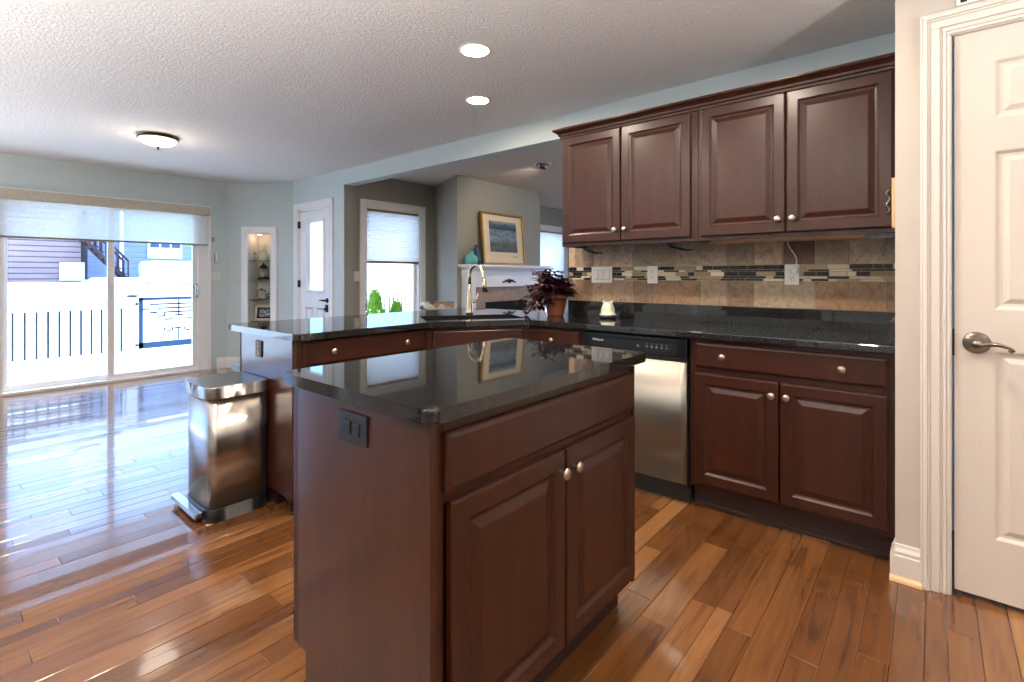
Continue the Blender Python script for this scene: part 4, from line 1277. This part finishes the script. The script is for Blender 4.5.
# framed photo leaning at the bottom of the niche
pf = thing('photo_frame', 'cream framed black and white photo standing at the niche bottom', 'picture frame', npt(.475, .13, .60), NR)
b = B(); mt = Matrix.Rotation(R(-8), 4, 'X')
for xa, xb, za, zb in ((-.13, .13, 0, .03), (-.13, .13, .175, .205), (-.13, -.10, .03, .175), (.10, .13, .03, .175)): b.box(xa, xb, -.008, .008, za, zb, .002, mtx=mt)
b.build('frame', 'mat_board', pf)
B().box(-.10, .10, -.002, .004, .03, .175, mtx=mt).build('mat', 'black_gloss', pf)
B().box(-.075, .075, -.004, -.002, .052, .153, mtx=mt).build('photo', 'photo', pf)
bx = B().box(NIX0 + .02, NIX1 - .02, .03, .22, .501, .598, .004)
tag(bx.build('storage_box', 'black_gloss', None, NA, (0, 0, NR)), 'dark flat box under the framed photo in the niche', 'box')
lt = thing('niche_light', 'small round warm light in the top of the niche', 'light', npt(.435, .10, NIZ1), NR)
B().lathe([(.035, -.012), (.035, 0), (0, 0)], (0, 0, 0), 'Z', 20).build('housing', 'paint_white', lt)
B().lathe([(.025, -.0135), (.025, -.012), (0, -.012)], (0, 0, 0), 'Z', 20).build('lens', 'lamp_warm', lt)
light('niche_lamp', 'POINT', npt(.435, .10, NIZ1 - .04), .45, (1, .72, .5), .02)

# ================================================================ LIVING ROOM
FX = -4.41
fp = thing('fireplace', 'white fireplace mantel with tan stone surround and black firebox in the living room', 'fireplace', (FX, 5.08, 0), R(90))
b = B(); HW = .86
b.box(-HW, HW, -.19, -.001, 1.305, 1.335, .004).box(-HW + .03, HW - .03, -.165, -.001, 1.285, 1.305, .004).box(-HW + .05, HW - .05, -.13, -.001, 1.255, 1.285, .008, 2)
b.build('mantel_shelf', 'paint_white', fp)
b = B().box(-.66, .66, -.09, -.001, 1.055, 1.255)
for s in (-1, 1):
    x = s * .725
    b.box(x - .075, x + .075, -.11, -.001, 0, 1.255, .004).box(x - .045, x + .045, -.118, -.109, .22, 1.15, .004).box(x - .085, x + .085, -.125, -.001, 0, .18, .005).box(x - .085, x + .085, -.125, -.001, 1.19, 1.255, .005)
b.build('mantel_frame', 'paint_white', fp)
b = B(); 
b.lathe([(0, -.035), (.03, -.02), (.035, 0), (.02, .02), (0, .03)], (0, -.095, 1.13), 'Z', 16, sy=.3)
for s in (-1, 1): b.tube([(0, -.098, 1.125), (s * .05, -.100, 1.135), (s * .10, -.098, 1.118), (s * .14, -.096, 1.112)], [.016, .014, .010, .005], 8)
b.build('carved_ornament', 'bronze', fp)
b = B().box(-.65, -.42, -.05, -.001, 0, 1.055).box(.42, .65, -.05, -.001, 0, 1.055).box(-.42, .42, -.05, -.001, .86, 1.055)
b.build('surround', 'brick_tan', fp)
B().box(-.42, .42, -.045, -.001, .02, .86).build('firebox', 'soot', fp)
B().box(-.8, .8, -.45, -.001, 0, .04, .004).build('hearth', 'brick_tan', fp)
# leaning picture
pf = thing('framed_picture', 'large gilt framed blue landscape print leaning on the mantel', 'picture', (FX + .105, 4.98, 1.336), R(90))
b = B(); mt = Matrix.Rotation(R(-5), 4, 'X'); PW, PH, FWd = .42, .68, .028
for xa, xb, za, zb in ((-PW, PW, 0, FWd), (-PW, PW, PH - FWd, PH), (-PW, -PW + FWd, FWd, PH - FWd), (PW - FWd, PW, FWd, PH - FWd)): b.box(xa, xb, -.022, .012, za, zb, .004, mtx=mt)
b.build('frame', 'gold', pf)
B().box(-PW + FWd, PW - FWd, -.004, .006, FWd, PH - FWd, mtx=mt).build('mat', 'mat_board', pf)
B().box(-.27, .27, -.006, -.003, .17, .575, mtx=mt).build('print', 'art', pf)
b = B()
for k in range(5): b.tube([(.17 + k * .022, -.0055, .105), (.178 + k * .022, -.0055, .122 - (k % 2) * .008), (.186 + k * .022, -.0055, .104)], .0015, 5, mtx=mt)
b.build('signature', 'dark_gap', pf)
B().box(-PW + .004, PW - .004, .006, .016, .004, PH - .004, mtx=mt).build('backing', 'plastic_black', pf)
t = B().lathe([(.062, 0), (.078, .008), (.080, .05), (.078, .085), (.062, .108), (.032, .122), (.028, .150), (.036, .160), (.030, .162), (0, .150)], (0, 0, 0), 'Z', 28)
tag(t.build('turquoise_vase', 'turquoise', None, (FX + .11, 4.345, 1.336)), 'squat turquoise glass bottle vase at the end of the mantel', 'vase')
t = B().lathe([(.045, 0), (.058, .01), (.062, .07), (.056, .13), (.040, .175), (.022, .205), (.020, .235), (.028, .243), (0, .236)], (0, 0, 0), 'Z', 28)
tag(t.build('navy_vase', 'navy', None, (FX + .066, 4.478, 1.336)), 'taller navy blue glass vase between turquoise vase and picture', 'vase')
# armchair with patterned cushion, only its top shows over the counter
ac = thing('armchair', 'grey upholstered armchair in the living room behind the peninsula', 'armchair', (-4.10, 3.82, 0), R(75))
B().box(-.38, .38, -.40, .30, .12, .40, .04, 3).build('seat_base', 'upholstery', ac)
B().box(-.30, .30, -.40, .20, .40, .50, .04, 3).build('seat_cushion', 'upholstery', ac)
B().box(-.38, .38, .18, .34, .35, .80, .05, 3).build('backrest', 'upholstery', ac)
for s in (-1, 1): B().box(s * .34 - .07, s * .34 + .07, -.40, .20, .30, .60, .04, 3).build('armrest', 'upholstery', ac)
for sx in (-1, 1):
    for sy in (-.34, .26): B().lathe([(.014, 0), (.022, .12)], (sx * .32, sy, 0), 'Z', 12).build('leg', 'toe', ac)
cz = B()
cz.box(-.24, .20, -.08, .08, 0, .10, .045, 4)
cu = cz.build('throw_cushion', 'cushion', None, (-4.352, 3.89, .802), (0, 0, R(75)))
tag(cu, 'patterned cushion lying on top of the armchair back beyond the counter corner', 'cushion')

# ================================================================ CEILING LIGHTS
def can_light(x, y, label, energy, group='recessed ceiling lights'):
    t = thing('recessed_light', label, 'light', (x, y, CZ), 0, group)
    B().lathe([(.088, 0), (.088, -.003), (.080, -.006), (.074, -.004), (.072, 0)], (0, 0, 0), 'Z', 36).build('trim_ring', 'paint_white', t)
    B().lathe([(.072, -.0035), (0, -.0035)], (0, 0, 0), 'Z', 36).build('lens', 'lamp_warm', t)
    light('can_lamp', 'AREA', (x, y, CZ - .012), energy, (1, .88, .74), .14)
    return t
CANE = 20
UPE = 215
can_light(-1.888, 1.936, 'recessed ceiling light over the island, larger of the two in view', CANE)
can_light(-2.41, 2.50, 'recessed ceiling light near the header, farther of the two in view', CANE * .4)
can_light(-1.815, .486, 'recessed ceiling light behind and above the camera side of the island', CANE)
can_light(-.72, 1.92, 'recessed ceiling light above the gap before the wall cabinets', CANE)
can_light(.55, .9, 'unseen recessed fill light added in front of the pantry door', CANE * .45)  # added beyond the view as extra fill on the pantry side
can_light(-.5, -.9, 'unseen recessed fill light added behind the camera', CANE)  # another added can, out of view, to lift the kitchen brightness
DS = Matrix.Scale(.76, 4)
dm = thing('dome_light', 'flush dome ceiling light with bronze rim and glowing glass bowl', 'light', (-5.16, 1.35, CZ))
B().lathe([(0, 0), (.15, 0), (.165, -.012), (.195, -.022), (.20, -.034), (.190, -.040), (.0, -.036)], (0, 0, 0), 'Z', 48, mtx=DS).build('rim', 'bronze', dm)
B().lathe([(.185, -.038), (.178, -.062), (.150, -.088), (.105, -.108), (.05, -.120), (0, -.123)], (0, 0, 0), 'Z', 48, mtx=DS).build('glass_bowl', 'lamp_dome', dm)
B().lathe([(0, -.12), (.014, -.124), (.016, -.132), (.008, -.140), (.012, -.150), (.006, -.160), (0, -.166)], (0, 0, 0), 'Z', 16, mtx=DS).build('finial', 'bronze', dm)
light('dome_lamp', 'POINT', (-5.16, 1.35, CZ - .30), 5, (1, .87, .70), .14)
sp = thing('eyeball_spotlight', 'small recessed eyeball spotlight in the living room ceiling', 'light', (-3.24, 4.37, CZ))
B().lathe([(.095, 0), (.095, -.004), (.08, -.010), (.07, -.004)], (0, 0, 0), 'Z', 32).build('trim_ring', 'paint_white', sp)
B().lathe([(.065, 0), (.062, -.03), (.045, -.055), (0, -.05)], (0, 0, 0), 'Z', 24, mtx=Matrix.Rotation(R(30), 4, 'Y')).build('eyeball', 'nickel_dark', sp)
B().lathe([(.036, -.053), (0, -.058)], (0, 0, 0), 'Z', 20, mtx=Matrix.Rotation(R(30), 4, 'Y')).build('bulb', 'lamp_warm', sp)
s_ = light('spot_lamp', 'SPOT', (-3.28, 4.37, CZ - .07), 26, (1, .80, .58), .03)
s_.data.spot_size = R(95); s_.data.spot_blend = .8
s_.rotation_euler = (Vector((FX, 5.0, 1.7)) - Vector((-3.28, 4.37, CZ - .07))).to_track_quat('-Z', 'Y').to_euler()

def fill_uplighter(x, y, label, e=30):  # added uplights, out of view, that brighten the ceilings
    t = thing('unseen_fill_lamp', label, 'added lamp', (x, y, 0))
    B().lathe([(.14, 0), (.14, .015), (.03, .03), (.012, .05)], (0, 0, 0), 'Z', 28).build('base', 'bronze', t)
    B().tube([(0, 0, .04), (0, 0, 1.12)], .011, 10).build('pole', 'bronze', t)
    B().lathe([(.02, 1.10), (.10, 1.14), (.17, 1.22), (.166, 1.22), (.098, 1.148), (0, 1.11)], (0, 0, 0), 'Z', 28).build('bowl_shade', 'bronze', t)
    l_ = light('fill_uplight', 'SPOT', (x, y, 1.24), e, (1, .96, .92), .10, rot=(R(180), 0, 0))
    l_.data.spot_size = R(165); l_.data.spot_blend = .6
fill_uplighter(-5.6, -.75, 'unseen low bronze fill lamp added on the left side', UPE * .3)
fill_uplighter(-3.2, -1.3, 'unseen low bronze fill lamp added behind the camera, dining side', UPE * .8)
fill_uplighter(-.9, -.75, 'unseen low bronze fill lamp added just behind the camera', UPE * 1.5)
fill_uplighter(1.7, 1.0, 'unseen low bronze fill lamp added past the pantry door', UPE)
fill_uplighter(1.0, 6.5, 'unseen bronze fill lamp added deep in the living room', UPE * 2.2)

# ================================================================ OUTSIDE
def snow_field():
    bm = bmesh.new(); rnd = random.Random(2)
    xs = [-8.75, -10, -12, -15, -20, -26, -34, -60]; ys = [-40 + 5 * k for k in range(21)]
    hz = {-8.75: -.6, -10: -.45, -12: .15, -15: .55, -20: .68, -26: .95, -34: 1.3, -60: 2.4}
    g = [[bm.verts.new((x, y, hz[x] + rnd.uniform(-.06, .06))) for y in ys] for x in xs]
    for i in range(len(xs) - 1):
        for j in range(len(ys) - 1):
            f = bm.faces.new([g[i][j], g[i][j + 1], g[i + 1][j + 1], g[i + 1][j]]); f.smooth = True
    me = bpy.data.meshes.new('snow_ground'); bm.to_mesh(me); bm.free(); me.materials.append(M['snow'])
    o = place('snow_ground', me); o['kind'] = 'structure'
snow_field()
struct('ground', B().box(-60, 60, -40, -2.9, -.7, -.5).box(2.6, 60, -2.9, 60, -.7, -.5).box(-8.7, 2.6, 9.3, 60, -.7, -.5), 'snow')
struct('deck_floor', B().box(-8.72, -7.2, -4, 10, -.12, -.04).box(-7.2, -5.45, 3.30, 10, -.12, -.04), 'snow')
# deck railing
dr = thing('deck_railing', 'white deck railing with thin dark balusters beyond the glass doors', 'railing', (-8.6, 0, 0), R(90))
def rail_part(y0, y1):
    B().box(y0, y1, -.04, .05, .80, .86, .005).box(y0, y1, -.02, .03, .74, .80).build('top_rail', 'rail_white', dr)
    B().box(y0, y1, -.02, .03, .06, .15, .004).build('bottom_rail', 'rail_white', dr)
    B().box(y0, y1, -.045, .055, .86, .885, .01, 2).build('snow_cap', 'snow', dr)
rail_part(-2.0, 1.90); rail_part(3.1, 9.2)
bal = None; cnt = 0
ylist = [.0 + .107 * k for k in range(1, 18)] + [5.0 + .107 * k for k in range(0, 28)] + [3.2 + .107 * k for k in range(0, 16)]
for y in ylist:
    if bal is None:
        o = B().box(-.011, .011, -.011, .011, .15, .745).build('baluster', 'baluster', dr); bal = o.data
    else: o = place('baluster', bal, dr)
    o.location = (y, 0, 0)
for y in (1.94, 3.1):
    p = B().box(y - .05, y + .05, -.05, .05, -.1, .90, .006)
    p.build('post', 'rail_white', dr)
pl_ = B().lathe([(.0, .93), (.07, .925), (.075, .915), (.055, .90), (.045, .90)], (0, 0, 0), 'Z', 20)
pl_.build('post_cap', 'baluster', dr, (1.94, 0, .0))
# gate with geometric bars
gt = thing('garden_gate', 'slate blue metal gate with geometric bar pattern in the deck railing', 'gate', (-8.6, 0, 0), R(90))
G0, G1, GB, GT = 2.02, 3.04, .16, .885
b = B().box(G0, G0 + .045, -.02, .02, GB, GT).box(G1 - .045, G1, -.02, .02, GB, GT).box(G0, G1, -.02, .02, GT - .04, GT).box(G0, G1, -.02, .02, GB, GB + .085)
b.build('gate_frame', 'gate_blue', gt)
b = B()
gc = (G0 + G1) / 2 - .05
t_ = .012
def hb(a, c, z): b.box(a, c, -.006, .006, z - t_, z + t_)
def vb(x, za, zb): b.box(x - t_ * .8, x + t_ * .8, -.006, .006, za, zb)
hb(G0 + .13, G1 - .13, .785); hb(G0 + .22, G1 - .22, .725); hb(G0 + .05, G0 + .13, .72); hb(G0 + .13, G0 + .22, .665); hb(G0 + .22, G0 + .31, .61)
hb(G0 + .31, G1 - .31, .665); vb(gc + .03, .61, GT); hb(gc - .03, gc + .09, .615)
hb(G0 + .31, G0 + .41, .56); hb(G1 - .46, G1 - .36, .56); hb(gc - .02, gc + .08, .43); vb(gc + .03, .25, .43)
vb(G0 + .31, .61, .665)
for xx in (G0 + .31, G0 + .41, G1 - .46, G1 - .36): vb(xx, .39, .44)
hb(G0 + .34, G0 + .39, .385); hb(G1 - .44, G1 - .39, .385); hb(G1 - .36, G1 - .27, .61); hb(G1 - .27, G1 - .18, .665); hb(G1 - .18, G1 - .05, .72)
b.build('gate_bar', 'baluster', gt)
B().lathe([(0, -.02), (.018, -.01), (.018, .01), (0, .02)], (1.985, -.055, .80), 'Z', 12).lathe([(0, -.02), (.018, -.01), (.018, .01), (0, .02)], (1.985, -.055, .22), 'Z', 12).build('hinge', 'baluster', gt)
# evergreen shrub outside the living window
es = thing('evergreen_shrub', 'bright green conical evergreen on the deck outside the far window', 'shrub', (-7.2, 4.75, -.04))
b = B(); rnd = random.Random(4)
for (cx, cy, hh, rr_) in ((0, .22, .95, .34), (.05, .62, .74, .28)):
    for k in range(900):
        t = rnd.random() ** .7; z = hh * (1 - t) + .02; rad = rr_ * t * rnd.uniform(.75, 1.0) + .01; a = rnd.uniform(0, 2 * PI)
        c = Vector((cx + rad * math.cos(a), cy + rad * math.sin(a), z)); d = Vector((math.cos(a) * .06, math.sin(a) * .06, .07)); s = Vector((-math.sin(a), math.cos(a), 0)) * .035
        b.quad(c - s * .4, c + d * .5 + s, c + d, c + d * .5 - s)
b.build('foliage', 'evergreen', es)
B().lathe([(.03, 0), (.02, .5)], (0, 0, 0), 'Z', 8).build('trunk', 'toe', es)

# neighbour log walled house with stair
HX = -26
lh = thing('log_house', 'weathered brown board walled building beyond the snow, left', 'building', (HX, 0, 0))
B().box(-6, 0, -6, 4.2, .6, 4.4).build('wall', 'log_wall', lh)
B().prism([(-6.5, 4.4), (.5, 4.4), (-3, 6.6)], 0, 10.4, mtx=Matrix.Translation((0, -6.3, 0)) @ Matrix(((1, 0, 0, 0), (0, 0, 1, 0), (0, 1, 0, 0), (0, 0, 0, 1)))).build('roof', 'snow', lh)
B().box(.02, .12, 3.55, 4.3, 1.0, 1.72, .02).box(.12, .14, 3.90, 3.93, 1.02, 1.70).box(.12, .14, 3.57, 4.28, 1.45, 1.47).build('crate_panel', 'rail_white', lh)
sh = thing('wooden_stair', 'dark wooden outdoor stair with railing descending between the two houses', 'stair', (HX + .85, 0, 0))
b = B(); c = B(); 
p0 = Vector((0, 4.1, 2.75)); p1 = Vector((0, 5.55, 1.05))
for dx in (0, -.7):
    b.tube([p0 + Vector((dx, 0, -.05)), p1 + Vector((dx, 0, -.05))], .07, 6)
    c.tube([p0 + Vector((dx, 0, .75)), p1 + Vector((dx, 0, .75))], .045, 6)
    for k in range(9):
        q_ = p0.lerp(p1, k / 8); c.tube([q_ + Vector((dx, 0, 0)), q_ + Vector((dx, 0, .75))], .03, 6)
for k in range(9):
    q_ = p0.lerp(p1, k / 8); b.box(-.7, 0, q_.y - .14, q_.y + .14, q_.z - .02, q_.z + .03)
b.build('stringer', 'stair_wood', sh); c.build('stair_rail', 'stair_wood', sh)
bh = thing('blue_house', 'pale blue sided house with white window across the snowy yard', 'building', (HX - 2, 0, 0))
B().box(-7, 0, 4.75, 12, .6, 5.6).build('wall', 'house_wall', bh)
B().prism([(-7.5, 5.6), (.5, 5.6), (-3.5, 8.2)], 0, 7.5, mtx=Matrix.Translation((0, 4.65, 0)) @ Matrix(((1, 0, 0, 0), (0, 0, 1, 0), (0, 1, 0, 0), (0, 0, 0, 1)))).build('roof', 'snow', bh)
fr = B().box(0, .06, 6.9, 8.3, 2.0, 2.85, .01).build('window', 'rail_white', bh)
b = B()
for k in range(3): b.box(.06, .075, 7.0 + k * .43, 7.35 + k * .43, 2.52, 2.76)
b.build('pane', 'gate_blue', fr)
B().box(0, .05, 8.75, 9.05, 1.5, 2.85).build('shutter', 'gate_blue', bh)
B().box(0, .08, 5.85, 6.0, 1.0, 5.4).build('downpipe', 'rail_white', bh)
hv = B().box(HX + .2, HX + 2.0, 6.0, 8.4, .85, 1.80, .18, 3)
tag(hv.build('snow_covered_tub', 'snow'), 'snow covered hot tub in front of the blue house', 'tub')
hv = B().box(HX + 1.2, HX + 2.2, 4.2, 5.9, .80, 1.12, .14, 3)
tag(hv.build('snow_mound', 'snow'), 'low snow mound at the foot of the dark stair', 'mound')
